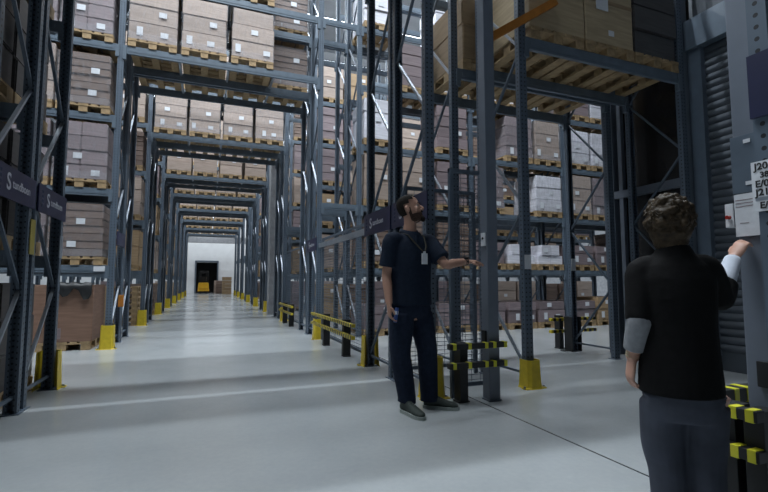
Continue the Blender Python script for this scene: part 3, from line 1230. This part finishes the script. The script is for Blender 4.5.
# black plastic film hanging over the big brown box at the left
bm = bmesh.new()
n = 10
rows_ = []
for i in range(n + 1):
    x = -2.3 + 0.5 * i / n
    drop = 0.32 * (0.55 + 0.45 * math.sin(i * 0.9)) * (1 - abs(i - 6) / 9)
    rows_.append([(x, 9.2, 1.12), (x, 8.9, 1.12 + 0.02 * math.sin(i * 1.7)), (x, 8.875, 1.06), (x + 0.01 * math.sin(i * 2.2), 8.87 + 0.008 * math.cos(i * 2), 1.06 - drop)])
vs = [[bm.verts.new(p) for p in r_] for r_ in rows_]
for i in range(n):
    for j in range(3):
        bm.faces.new((vs[i][j], vs[i + 1][j], vs[i + 1][j + 1], vs[i][j + 1]))
sh_ = obj('plastic_sheet', bm, 'black', None, True)
tag(sh_, 'black plastic sheet draped over the top of big brown box at left', 'sheet')
sm = sh_.modifiers.new('thickness', 'SOLIDIFY')
sm.thickness = 0.006

# lamp housings over the working aisles
emi, nt_, b_ = new_mat('lamp_tube')
b_.inputs['Emission Color'].default_value = (0.85, 0.93, 1.0, 1)
b_.inputs['Emission Strength'].default_value = 7.0
M['lamp'] = emi
for k, yy in enumerate((6.35, 11.25, 15.6, 19.8, 23.8, 28.0, 32.1)):
    t = thing('ceiling_light', 'long ceiling tube light over the working aisle behind the %s' % (['man', 'nearest bridge', 'second bridge', 'third bridge', 'fourth bridge', 'fifth bridge', 'sixth bridge'][k]), 'light', (1.5, yy, 13.4))
    bm = bmesh.new()
    add_box(bm, (0, 0, 0), (22, 0.1, 0.06))
    obj('tube', bm, 'lamp', t)
    bm = bmesh.new()
    add_box(bm, (0, 0, 0.07), (22, 0.06, 0.06))
    for q in range(5):
        add_box(bm, (-10 + 5 * q, 0, 0.35), (0.02, 0.02, 0.55))
    obj('housing', bm, 'steel', t)

# ------------------------------------------------------------------ far end: forklift and goods
ft = thing('forklift', 'small yellow forklift at the far end of the aisle', 'forklift', (-0.28, 43.4, 0))
bm = bmesh.new()
add_box(bm, (0, 0, 0.55), (0.95, 1.5, 0.6), taper=(0.9, 0.9))
add_box(bm, (0, -0.55, 0.75), (0.9, 0.5, 0.5), taper=(0.9, 0.8))
obj('body', bm, 'truck', ft, bevel=0.04)
bm = bmesh.new()
for sx in (-1, 1):
    for sy in (-0.5, 0.45):
        add_bar(bm, (sx * 0.4, sy, 0.8), (sx * 0.36, sy * 0.8, 2.0), 0.06, 0.06)
add_box(bm, (0, 0, 2.03), (0.85, 1.0, 0.06))
obj('overhead_guard', bm, 'rubber', ft)
bm = bmesh.new()
for sx in (-1, 1):
    add_box(bm, (sx * 0.25, 0.85, 1.05), (0.09, 0.12, 2.1))
add_box(bm, (0, 0.85, 1.9), (0.55, 0.08, 0.1))
obj('mast', bm, 'rubber', ft)
for sx in (-1, 1):
    for sy in (-0.5, 0.5):
        bm = bmesh.new()
        add_tube(bm, [(sx * 0.4, sy, 0.22), (sx * 0.52, sy, 0.22)], 0.22, 16)
        obj('wheel', bm, 'rubber', ft)
    bm = bmesh.new()
    add_box(bm, (sx * 0.2, 1.35, 0.08), (0.1, 1.0, 0.04))
    obj('fork', bm, 'rubber', ft)
bm = bmesh.new()
add_box(bm, (0, 0, 0.95), (0.5, 0.5, 0.12))
add_box(bm, (0, -0.24, 1.25), (0.48, 0.1, 0.6))
obj('seat', bm, 'rubber', ft, bevel=0.03)
bm = bmesh.new()
add_box(bm, (0, 42.2, 4.75), (9.0, 0.4, 0.55))
struct('trim_beam', bm, 'concrete')
t = thing('ceiling_light', 'bright light box hanging at the far end of the aisle', 'light', (-0.2, 41.2, 6.45))
bm = bmesh.new()
add_box(bm, (0, 0, 0), (2.6, 0.5, 0.25))
obj('tube', bm, 'lamp', t)
bm = bmesh.new()
for sx in (-1, 1):
    add_box(bm, (sx * 1.1, 0, 3.85), (0.03, 0.03, 7.5))
obj('hanger', bm, 'steel', t)
for i, (x, y, h, m) in enumerate(((1.15, 43.9, 1.15, 'brown'), (1.6, 41.5, 1.5, 'tan'), (1.0, 45.2, 1.2, 'kraft'))):
    t = thing('stacked_goods', ['brown goods stack right of the dock gate', 'tall tan goods stack at the far right of the aisle', 'pale goods stack close to the dock gate'][i], 'carton load', (x, y, 0))
    for q in range(5):
        bm = bmesh.new()
        add_box(bm, (0, 0, (q + 0.5) * h / 5), (0.75, 0.9, h / 5 - 0.02))
        obj('carton', bm, m, t)

# ------------------------------------------------------------------ people
E1 = Vector((math.cos(YAW), -math.sin(YAW), 0))      # to the right of the picture
E2 = Vector((math.sin(YAW), math.cos(YAW), 0))       # away from the camera
EZ = Vector((0, 0, 1))


class Frame:
    def __init__(s, origin):
        s.o = Vector(origin)

    def p(s, u, v, z):
        return s.o + E1 * u + E2 * v + EZ * z

    def d(s, u, v, z=0):
        return (E1 * u + E2 * v + EZ * z).normalized()


def limb(bm, pts, rad, n=14, flat=None):
    """tapered round limb through pts; flat = (axis, factor) squeezes it along an axis"""
    rings = []
    pts = [Vector(p) for p in pts]
    x = None
    for i, p in enumerate(pts):
        d = (pts[min(i + 1, len(pts) - 1)] - pts[max(i - 1, 0)]).normalized()
        if x is None:
            x, y = frame_of(d)
        else:
            x = (x - d * x.dot(d)).normalized()
            y = d.cross(x)
        rings.append((p, x, y, rad[i], rad[i]))
    add_loft(bm, rings, n)


def smooth_path(pts, rad, sub=4):
    """Catmull-Rom through pts so limbs bend softly"""
    P = [Vector(p) for p in pts]
    out, ro = [], []
    for i in range(len(P) - 1):
        a, b, c, d = P[max(i - 1, 0)], P[i], P[i + 1], P[min(i + 2, len(P) - 1)]
        for s in range(sub):
            t = s / sub
            out.append(0.5 * ((2 * b) + (c - a) * t + (2 * a - 5 * b + 4 * c - d) * t * t + (3 * b - a - 3 * c + d) * t ** 3))
            ro.append(rad[i] * (1 - t) + rad[i + 1] * t)
    out.append(P[-1])
    ro.append(rad[-1])
    return out, ro


def hand(bm, wrist, dirv, palm_n, thumb, scale=1.0, curl=0.35, point=False):
    """palm and five unequal bent fingers; dirv = along the hand, palm_n = out of the palm, thumb = towards the thumb side"""
    D, N, T = dirv.normalized(), palm_n.normalized(), thumb.normalized()
    T = (T - D * T.dot(D)).normalized()
    N = (N - D * N.dot(D) - T * N.dot(T)).normalized()
    s = scale
    rings = []
    for t, wd, th in ((-0.02, 0.027, 0.021), (0.015, 0.034, 0.02), (0.05, 0.042, 0.018), (0.085, 0.043, 0.016), (0.1, 0.036, 0.012)):
        rings.append((wrist + D * t * s, T, N, wd * s, th * s))
    add_loft(bm, rings, 14)
    for i, (off, L) in enumerate(((0.031, 0.075), (0.011, 0.085), (-0.01, 0.078), (-0.03, 0.06))):
        c = curl * (1 + 0.18 * i)
        if point and i == 0:
            c = 0.08
        p = wrist + (D * 0.075 + T * off) * s
        pts, rr = [p], [0.0105 * s]
        a = 0.0
        p = wrist + (D * 0.096 + T * off * 1.05) * s
        pts.append(p)
        rr.append(0.0098 * s)
        for seg in (0.42, 0.32, 0.26):
            a += c
            p = p + (D * math.cos(a) + N * math.sin(a)) * L * seg * s
            pts.append(p)
            rr.append((0.0092 - 0.0012 * len(pts) * 0.4) * s)
        limb(bm, pts, rr, 8)
    p0 = wrist + (D * 0.02 + T * 0.022) * s
    pts = [p0, wrist + (D * 0.045 + T * 0.047 + N * 0.012) * s, wrist + (D * 0.075 + T * 0.058 + N * 0.024) * s, wrist + (D * 0.098 + T * 0.052 + N * 0.034) * s]
    limb(bm, pts, [0.015 * s, 0.0125 * s, 0.0105 * s, 0.0085 * s], 8)


HEAD_R = [(0.0, 0.066, 0.012, 0.026), (0.012, 0.082, 0.03, 0.040), (0.035, 0.088, 0.05, 0.052), (0.065, 0.088, 0.07, 0.061), (0.095, 0.087, 0.088, 0.067),
          (0.125, 0.088, 0.098, 0.071), (0.155, 0.091, 0.102, 0.074), (0.185, 0.084, 0.098, 0.071), (0.21, 0.066, 0.082, 0.06), (0.228, 0.038, 0.052, 0.038), (0.236, 0.01, 0.02, 0.012)]


def head_shape(bm, o, F, S, U, s=1.0, grow=0.0, keep=None, n=24):
    """skull rings; o = chin height on the ear axis"""
    prev = None
    for (h, fr, bk, wd) in HEAD_R:
        ring = []
        for k in range(n):
            a = 2 * math.pi * k / n
            c, q = math.cos(a), math.sin(a)
            f = (fr + grow) * c if c > 0 else (bk + grow) * c
            hh = h + (grow if h > 0.2 else 0)
            ring.append((f, (wd + grow) * q, hh))
        vs = [bm.verts.new(o + (F * f + S * w_ + U * hh) * s) for f, w_, hh in ring]
        if prev:
            for k in range(n):
                k2 = (k + 1) % n
                mid = [(prev[1][k][j] + prev[1][k2][j] + ring[k][j] + ring[k2][j]) / 4 for j in range(3)]
                if keep is None or keep(*mid):
                    bm.faces.new((prev[0][k], prev[0][k2], vs[k2], vs[k]))
        elif keep is None:
            bm.faces.new(vs[::-1])
        prev = (vs, ring)
    if keep is None or keep(0, 0, 0.25):
        bm.faces.new(prev[0])


def face_bits(bm, o, F, S, U, s=1.0):
    P = lambda f, w_, h: o + (F * f + S * w_ + U * h) * s
    # nose
    limb(bm, [P(0.082, 0, 0.138), P(0.097, 0, 0.115), P(0.112, 0, 0.092), P(0.104, 0, 0.082), P(0.085, 0, 0.078)], [0.009 * s, 0.0105 * s, 0.013 * s, 0.014 * s, 0.01 * s], 10)
    for q in (-1, 1):
        add_ball(bm, P(0.096, q * 0.011, 0.084), 0.009 * s, 8)
        # brow and cheek
        add_ball(bm, P(0.079, q * 0.03, 0.143), 0.014 * s, 8)
        add_ball(bm, P(0.070, q * 0.042, 0.098), 0.02 * s, 8)
        # ear
        add_ball(bm, P(-0.004, q * 0.073, 0.112), 0.034 * s, 10, (0.66, 0.36, 1.0), Matrix((F, S, U)).transposed())
        add_ball(bm, P(-0.012, q * 0.08, 0.12), 0.02 * s, 8, (0.6, 0.4, 1.0), Matrix((F, S, U)).transposed())
    # lips and chin
    add_ball(bm, P(0.086, 0, 0.058), 0.012 * s, 8, (0.8, 1.8, 0.6), Matrix((F, S, U)).transposed())
    add_ball(bm, P(0.085, 0, 0.047), 0.012 * s, 8, (0.8, 1.6, 0.6), Matrix((F, S, U)).transposed())
    add_ball(bm, P(0.076, 0, 0.018), 0.02 * s, 8)


def eyes(parent, o, F, S, U, s=1.0):
    P = lambda f, w_, h: o + (F * f + S * w_ + U * h) * s
    for q in (-1, 1):
        bm = bmesh.new()
        add_ball(bm, P(0.0755, q * 0.031, 0.122), 0.0115 * s, 12)
        e = obj('eye', bm, 'eye', parent, True)
        bm = bmesh.new()
        add_ball(bm, P(0.0835, q * 0.031, 0.123), 0.0055 * s, 10)
        obj('iris', bm, 'iris', e, True)


def shoe(parent, heel, dirv, L=0.29, s=1.0):
    D = Vector((dirv.x, dirv.y, 0)).normalized()
    S = Vector((-D.y, D.x, 0))
    bm = bmesh.new()
    rings = []
    for t, wd, top in ((0.0, 0.028, 0.075), (0.03, 0.038, 0.105), (0.09, 0.04, 0.11), (0.14, 0.042, 0.085), (0.2, 0.049, 0.06), (0.25, 0.046, 0.046), (0.28, 0.03, 0.035), (0.29, 0.012, 0.028)):
        tt = t / 0.29 * L
        rings.append((heel + D * tt + EZ * (0.02 + (top - 0.01) / 2), S, EZ, wd * s, (top - 0.005) / 2 + 0.005))
    add_loft(bm, rings, 16)
    o = remesh('shoe', bm, 0.006, 'shoe', parent, 3)
    bm = bmesh.new()
    prev = None
    out = []
    for t, wd in ((-0.008, 0.02), (0.02, 0.04), (0.09, 0.043), (0.15, 0.047), (0.2, 0.054), (0.25, 0.051), (0.285, 0.033), (0.3, 0.012)):
        out.append((t / 0.29 * L, wd * s))
    loop = [heel + D * t + S * w_ for t, w_ in out] + [heel + D * t - S * w_ for t, w_ in reversed(out)]
    lo = [bm.verts.new(p) for p in loop]
    hi = [bm.verts.new(p + EZ * 0.028) for p in loop]
    bm.faces.new(lo)
    bm.faces.new(hi)
    n = len(loop)
    for i in range(n):
        bm.faces.new((lo[i], lo[(i + 1) % n], hi[(i + 1) % n], hi[i]))
    obj('sole', bm, 'sole', o)
    bm = bmesh.new()
    for i in range(4):
        tt = (0.125 + i * 0.02) / 0.29 * L
        add_tube(bm, [heel + D * tt - S * 0.025 + EZ * (0.097 - i * 0.008), heel + D * tt + EZ * (0.108 - i * 0.009), heel + D * tt + S * 0.025 + EZ * (0.097 - i * 0.008)], 0.003, 6)
    obj('laces', bm, 'sole', o)
    return o


# ---- the man
MAN = thing('person', 'bearded person in dark polo and jeans looking up, touching the gate post', 'person', (0, 0, 0))
A = Frame((1.735, 3.755, 0))
fd = A.d(0.5, -0.866)
ld = A.d(0.866, 0.5)           # towards the left shoulder
sR, sL = A.p(-0.172, -0.10, 1.515), A.p(0.172, 0.085, 1.515)
eR, wR = A.p(-0.222, -0.10, 1.205), A.p(-0.2, -0.19, 0.955)
eL, wL = A.p(0.315, -0.04, 1.30), A.p(0.54, 0.145, 1.335)
tw = A.p(0.0, 0.0, 0)
hb = A.p(0.026, -0.005, 1.69)      # chin height on the ear axis
Fh = A.d(0.93, -0.28, 0.27)
Sh = A.d(0.28, 0.96, 0)
Sh = (Sh - Fh * Sh.dot(Fh)).normalized()
Uh = Sh.cross(Fh).normalized()
if Uh.z < 0:
    Uh = -Uh
HS = 1.08
ho_ = hb
bm = bmesh.new()
head_shape(bm, ho_, Fh, Sh, Uh, HS)
face_bits(bm, ho_, Fh, Sh, Uh, HS)
limb(bm, [A.p(-0.01, 0.0, 1.5), A.p(-0.008, 0.0, 1.6), A.p(-0.003, 0, 1.67), A.p(-0.002, 0, 1.75)], [0.085, 0.064, 0.058, 0.06])
# trunk and arms under the clothes, one continuous body
add_loft(bm, [(A.p(0, 0, z), ld, fd, a, b) for z, a, b in ((0.92, 0.14, 0.09), (1.1, 0.13, 0.09), (1.3, 0.15, 0.1), (1.45, 0.16, 0.09), (1.55, 0.09, 0.07))])
for (s_, e_, w_) in ((sR, eR, wR), (sL, eL, wL)):
    pts, rr = smooth_path([s_, s_.lerp(e_, 0.55), e_, e_.lerp(w_, 0.35), w_], [0.05, 0.047, 0.042, 0.043, 0.029])
    limb(bm, pts, rr)
hand(bm, wR, A.d(0.03, -0.12, -1), A.d(0.9, 0.3, 0), A.d(0.2, -0.95, -0.1), 1.05, 0.42)
hand(bm, wL, A.d(0.93, 0.36, -0.02), A.d(-0.2, 0.3, -0.95), A.d(0.35, -0.9, -0.1), 1.05, 0.22)
add_loft(bm, [(A.p(0, 0, z), ld, fd, a, b) for z, a, b in ((0.8, 0.12, 0.08), (0.95, 0.13, 0.09))])
for (hip, kn, an) in ((A.p(-0.085, -0.05, 0.86), A.p(-0.09, -0.11, 0.52), A.p(-0.045, -0.07, 0.12)), (A.p(0.085, 0.045, 0.86), A.p(0.14, 0.0, 0.52), A.p(0.165, 0.05, 0.12))):
    limb(bm, [hip, kn, an], [0.07, 0.048, 0.036])
remesh('body', bm, 0.0055, 'skin', MAN, 3, 0.4)
eyes(MAN, ho_, Fh, Sh, Uh, HS)
# polo shirt
bm = bmesh.new()
prof = ((0.93, 0.21, 0.155), (1.0, 0.206, 0.15), (1.1, 0.2, 0.146), (1.2, 0.202, 0.148), (1.33, 0.21, 0.15), (1.43, 0.212, 0.138), (1.5, 0.19, 0.12), (1.555, 0.13, 0.095), (1.6, 0.085, 0.08))
add_loft(bm, [(A.p(0, 0, z), ld, fd, a, b) for z, a, b in prof], 26)
for (s_, e_) in ((sR, eR), (sL, eL)):
    inn = s_.lerp(A.p(0, 0, 1.5), 0.5)
    pts, rr = smooth_path([inn, s_, s_.lerp(e_, 0.4), s_.lerp(e_, 0.78)], [0.06, 0.08, 0.082, 0.082])
    limb(bm, pts, rr, 18)
remesh('polo_shirt', bm, 0.009, 'polo', MAN, 5)
bm = bmesh.new()
n = 20
cr = []
for j, (z, g) in enumerate(((1.575, 0.092), (1.625, 0.078), (1.628, 0.084), (1.572, 0.1))):
    cr.append([bm.verts.new(A.p(-0.015, 0, z) + ld * math.cos(2 * math.pi * k / n) * g + fd * math.sin(2 * math.pi * k / n) * g * 0.95 - EZ * (0.03 * max(0, math.sin(2 * math.pi * k / n)))) for k in range(n)])
for a_, b_ in zip(cr, cr[1:] + cr[:1]):
    for k in range(n):
        if k != n // 4:
            bm.faces.new((a_[k], a_[(k + 1) % n], b_[(k + 1) % n], b_[k]))
obj('collar', bm, 'polo', MAN, True)
# jeans
bm = bmesh.new()
add_loft(bm, [(A.p(0, 0, z), ld, fd, a, b) for z, a, b in ((1.0, 0.18, 0.13), (0.93, 0.196, 0.142), (0.86, 0.198, 0.142), (0.82, 0.17, 0.125))], 24)
legs = ((A.p(-0.083, -0.055, 0.88), A.p(-0.10, -0.09, 0.52), A.p(-0.045, -0.07, 0.14)), (A.p(0.085, 0.05, 0.88), A.p(0.145, 0.01, 0.52), A.p(0.165, 0.05, 0.12)))
for (hip, kn, an) in legs:
    pts, rr = smooth_path([hip, hip.lerp(kn, 0.5), kn, kn.lerp(an, 0.5), an, an - EZ * 0.055], [0.115, 0.108, 0.092, 0.088, 0.08, 0.084])
    limb(bm, pts, rr, 16)
remesh('jeans', bm, 0.009, 'jeans', MAN, 5)
shoe(MAN, A.p(-0.085, -0.045, 0.0), A.d(0.55, -0.85), 0.31)
shoe(MAN, A.p(0.12, 0.075, 0.0), A.d(0.96, -0.25), 0.31)
# hair and beard as thin shells on the head
bm = bmesh.new()
head_shape(bm, ho_, Fh, Sh, Uh, HS, 0.007, lambda f, w_, h: (h > 0.188 and f < 0.055) or (f < 0.02 and h > 0.15) or (f < -0.03 and h > 0.06))
bmesh.ops.delete(bm, geom=[v for v in bm.verts if not v.link_faces], context='VERTS')
obj('hair', bm, 'hair', MAN, True)
bm = bmesh.new()
head_shape(bm, ho_ - Uh * 0.006, Fh, Sh, Uh, HS, 0.0075, lambda f, w_, h: f > -0.005 and h < (0.055 if f > 0.045 else 0.075 if f > 0.018 else 0.115))
bmesh.ops.delete(bm, geom=[v for v in bm.verts if not v.link_faces], context='VERTS')
obj('beard', bm, 'beard', MAN, True)
bm = bmesh.new()
add_ball(bm, ho_ + (Fh * 0.086 + Uh * 0.004) * HS, 0.03, 12, (0.8, 1.1, 0.9), Matrix((Fh, Sh, Uh)).transposed())
obj('chin_beard', bm, 'hair', MAN, True)
bm = bmesh.new()
add_ball(bm, ho_ + (Fh * 0.097 + Uh * 0.069) * HS, 0.012, 10, (0.7, 2.3, 0.6), Matrix((Fh, Sh, Uh)).transposed())
obj('moustache', bm, 'hair', MAN, True)
for q in (-1, 1):
    bm = bmesh.new()
    add_ball(bm, ho_ + (Fh * 0.091 + Sh * q * 0.03 + Uh * 0.146) * HS, 0.016, 8, (0.4, 1.2, 0.28), Matrix((Fh, Sh, Uh)).transposed())
    obj('eyebrow', bm, 'hair', MAN, True)
# watch, lanyard, badge
bm = bmesh.new()
dL = (wL - eL).normalized()
limb(bm, [wL - dL * 0.035, wL - dL * 0.004], [0.0355, 0.0345], 16)
x_, y_ = frame_of(dL)
add_box(bm, wL - dL * 0.02 + EZ * 0.026 - E2 * 0.02, (0.036, 0.036, 0.012))
obj('wristwatch', bm, 'black', MAN)
bm = bmesh.new()
bp_ = A.p(0.098, -0.145, 1.345)
for q in (-1, 1):
    add_tube(bm, [A.p(-0.02, 0.0, 1.60) + ld * q * 0.085 - fd * 0.02, A.p(0, 0, 1.56) + ld * q * 0.085 + fd * 0.09, A.p(0.02, 0, 1.46) + ld * q * 0.045 + fd * 0.15, bp_ + EZ * 0.05 + fd * 0.03], 0.0065, 6)
obj('lanyard', bm, 'lanyard', MAN)
bm = bmesh.new()
rot = Matrix((ld, fd, EZ)).transposed()
add_box(bm, bp_ + fd * 0.03, (0.06, 0.006, 0.095), rot)
add_box(bm, bp_ + fd * 0.03 + EZ * 0.055, (0.02, 0.008, 0.02), rot)
obj('badge', bm, 'tag', MAN)
# buttons placket
bm = bmesh.new()
add_box(bm, A.p(0.045, -0.09, 1.49) + fd * 0.018, (0.03, 0.02, 0.13), rot)
obj('placket', bm, 'polo', MAN)
# blue tag held in the hanging hand
bm = bmesh.new()
add_box(bm, wR + A.d(0.03, -0.12, -1) * 0.10 + A.d(0.9, 0.3, 0) * 0.06, (0.018, 0.05, 0.13), Matrix.Rotation(0.15, 3, 'Y'))
tg = tag(obj('hand_scanner', bm, 'blue', bevel=0.006), 'small blue and white device in the hanging hand of the man', 'device')
bm = bmesh.new()
add_box(bm, wR + A.d(0.03, -0.12, -1) * 0.08 + A.d(0.9, 0.3, 0) * 0.06, (0.022, 0.054, 0.03), Matrix.Rotation(0.15, 3, 'Y'))
obj('white_panel', bm, 'tag', tg)

# ---- the woman, seen from behind
WOM = thing('person', 'person with curly brown hair in black jacket seen from behind', 'person', (0, 0, 0))
W = Frame((1.955, 1.38, 0))
fw = W.d(0.25, 0.97)
lw = W.d(0.97, -0.25)          # towards her right shoulder
sL2, sR2 = W.p(-0.155, 0.04, 1.195), W.p(0.09, -0.02, 1.2)
eL2, wL2 = W.p(-0.195, 0.0, 0.97), W.p(-0.2, 0.06, 0.80)
eR2, wR2 = W.p(0.185, 0.03, 1.075), W.p(0.37, 0.17, 1.262)
ho2 = W.p(-0.03, 0.02, 1.315)
Fw = W.d(0.42, 0.9, 0.0)
Sw = W.d(0.9, -0.42)
bm = bmesh.new()
head_shape(bm, ho2, Fw, Sw, EZ, 0.9)
face_bits(bm, ho2, Fw, Sw, EZ, 0.9)
limb(bm, [W.p(-0.01, 0.0, 1.18), W.p(-0.02, 0.01, 1.28), W.p(-0.03, 0.015, 1.39)], [0.07, 0.052, 0.05])
add_loft(bm, [(W.p(-0.028, 0, z), lw, fw, a, b) for z, a, b in ((0.6, 0.11, 0.09), (0.85, 0.11, 0.08), (1.05, 0.12, 0.09), (1.18, 0.11, 0.07), (1.25, 0.06, 0.055))])
for (s_, e_, w_) in ((sL2, eL2, wL2), (sR2, eR2, wR2)):
    pts, rr = smooth_path([s_, s_.lerp(e_, 0.55), e_, e_.lerp(w_, 0.35), w_], [0.043, 0.042, 0.036, 0.037, 0.026])
    limb(bm, pts, rr)
hand(bm, wL2, W.d(-0.1, 0.12, -1), W.d(1, 0.1, 0), W.d(0.1, 1, 0), 0.88, 0.4)
hand(bm, wR2, W.d(0.5, 0.0, 0.8), W.d(0.75, 0.35, -0.6), W.d(-0.3, 0.85, 0.2), 0.82, 0.5)
for q, (hx, hv) in enumerate(((-0.075, 0.02), (0.085, -0.02))):
    limb(bm, [W.p(hx, hv, 0.66), W.p(hx, hv + 0.02, 0.40), W.p(hx, hv, 0.08)], [0.075, 0.052, 0.035])
remesh('body', bm, 0.0055, 'skin_w', WOM, 3, 0.4)
eyes(WOM, ho2, Fw, Sw, EZ, 0.9)
# hair: bushy curls
bm = bmesh.new()
random.seed(21)
hc = ho2 + EZ * 0.115 - Fw * 0.012
rotw = Matrix((Sw, Fw, EZ)).transposed()
add_ball(bm, hc, 0.1, 20, (0.92, 1.0, 1.0), rotw)
add_ball(bm, hc - EZ * 0.055 - Fw * 0.01, 0.085, 16, (1.0, 0.95, 0.95), rotw)
add_ball(bm, hc - EZ * 0.105 - Fw * 0.015, 0.07, 16, (1.0, 0.85, 0.8), rotw)
for i in range(150):
    th = random.uniform(0, 2 * math.pi)
    ph = random.uniform(-0.75, 1.5)
    dvec = Sw * math.cos(th) * math.cos(ph) * 0.93 + Fw * math.sin(th) * math.cos(ph) + EZ * math.sin(ph)
    if dvec.dot(Fw) > 0.55 and ph < 0.75:
        continue
    add_ball(bm, hc + dvec * random.uniform(0.09, 0.104), random.uniform(0.011, 0.021), 8)
remesh('hair', bm, 0.005, 'hair_w', WOM, 1)
bm = bmesh.new()
random.seed(5)
for i in range(130):
    th = random.uniform(0, 2 * math.pi)
    ph = random.uniform(-0.8, 1.5)
    dvec = Sw * math.cos(th) * math.cos(ph) * 0.93 + Fw * math.sin(th) * math.cos(ph) + EZ * math.sin(ph)
    if dvec.dot(Fw) > 0.5 and ph < 0.75:
        continue
    c0 = hc + dvec * 0.103
    t1 = dvec.cross(EZ)
    t1 = t1.normalized() if t1.length > 0.1 else Sw
    t2 = dvec.cross(t1).normalized()
    r_ = random.uniform(0.008, 0.016)
    pts = [c0 + (t1 * math.cos(a) + t2 * math.sin(a)) * r_ + dvec * 0.006 * math.sin(a * 0.7) - EZ * a * 0.003 for a in [q * 0.7 for q in range(9)]]
    add_tube(bm, pts, 0.0022, 5)
obj('curls', bm, 'hair_w', WOM, True)
# jacket
bm = bmesh.new()
prof = ((0.665, 0.17, 0.145), (0.73, 0.168, 0.14), (0.84, 0.16, 0.13), (0.96, 0.157, 0.125), (1.08, 0.162, 0.126), (1.16, 0.165, 0.116), (1.215, 0.145, 0.098), (1.26, 0.09, 0.078), (1.31, 0.062, 0.062))
add_loft(bm, [(W.p(-0.028, 0, z), lw, fw, a * 0.96, b) for z, a, b in prof], 26)
inn = sL2.lerp(W.p(-0.03, 0, 1.225), 0.6)
pts, rr = smooth_path([inn, sL2, sL2.lerp(eL2, 0.5), sL2.lerp(eL2, 0.98)], [0.05, 0.06, 0.06, 0.056])
limb(bm, pts, rr, 18)
inn = sR2.lerp(W.p(0, 0, 1.2), 0.4)
pts, rr = smooth_path([inn, sR2, sR2.lerp(eR2, 0.55), eR2, eR2.lerp(wR2, 0.35)], [0.06, 0.068, 0.066, 0.06, 0.054])
limb(bm, pts, rr)
remesh('jacket', bm, 0.008, 'vest', WOM, 5)
bm = bmesh.new()
pts, rr = smooth_path([sL2.lerp(eL2, 0.9), eL2, eL2.lerp(wL2, 0.4), eL2.lerp(wL2, 0.72)], [0.05, 0.05, 0.047, 0.043])
limb(bm, pts, rr, 16)
obj('grey_sleeve', bm, 'grey_knit', WOM, True)
bm = bmesh.new()
pts, rr = smooth_path([eR2.lerp(wR2, 0.25), eR2.lerp(wR2, 0.6), eR2.lerp(wR2, 0.93)], [0.045, 0.04, 0.036])
limb(bm, pts, rr, 16)
obj('pale_cuff', bm, 'cuff', WOM, True)
bm = bmesh.new()
dW = (wL2 - eL2).normalized()
for t_ in (0.02, 0.034):
    limb(bm, [wL2 - dW * (t_ + 0.004), wL2 - dW * (t_ - 0.004)], [0.031, 0.031], 14)
obj('bracelet', bm, 'bracelet', WOM)
bm = bmesh.new()
add_loft(bm, [(W.p(-0.02, 0, z), lw, fw, a * 0.96, b) for z, a, b in ((0.85, 0.13, 0.1), (0.72, 0.155, 0.125), (0.63, 0.158, 0.128), (0.56, 0.14, 0.115))], 24)
for hx, hv in ((-0.095, 0.02), (0.062, -0.025)):
    pts, rr = smooth_path([W.p(hx, hv, 0.66), W.p(hx, hv + 0.02, 0.45), W.p(hx * 0.9, hv + 0.01, 0.33), W.p(hx * 0.9, hv, 0.12), W.p(hx * 0.9, hv, 0.06)], [0.092, 0.083, 0.072, 0.066, 0.068])
    limb(bm, pts, rr, 16)
remesh('trousers', bm, 0.008, 'grey_trousers', WOM, 5)
for hx, hv in ((-0.075, -0.05), (0.08, -0.09)):
    shoe(WOM, W.p(hx, hv, 0.0), fw, 0.24)
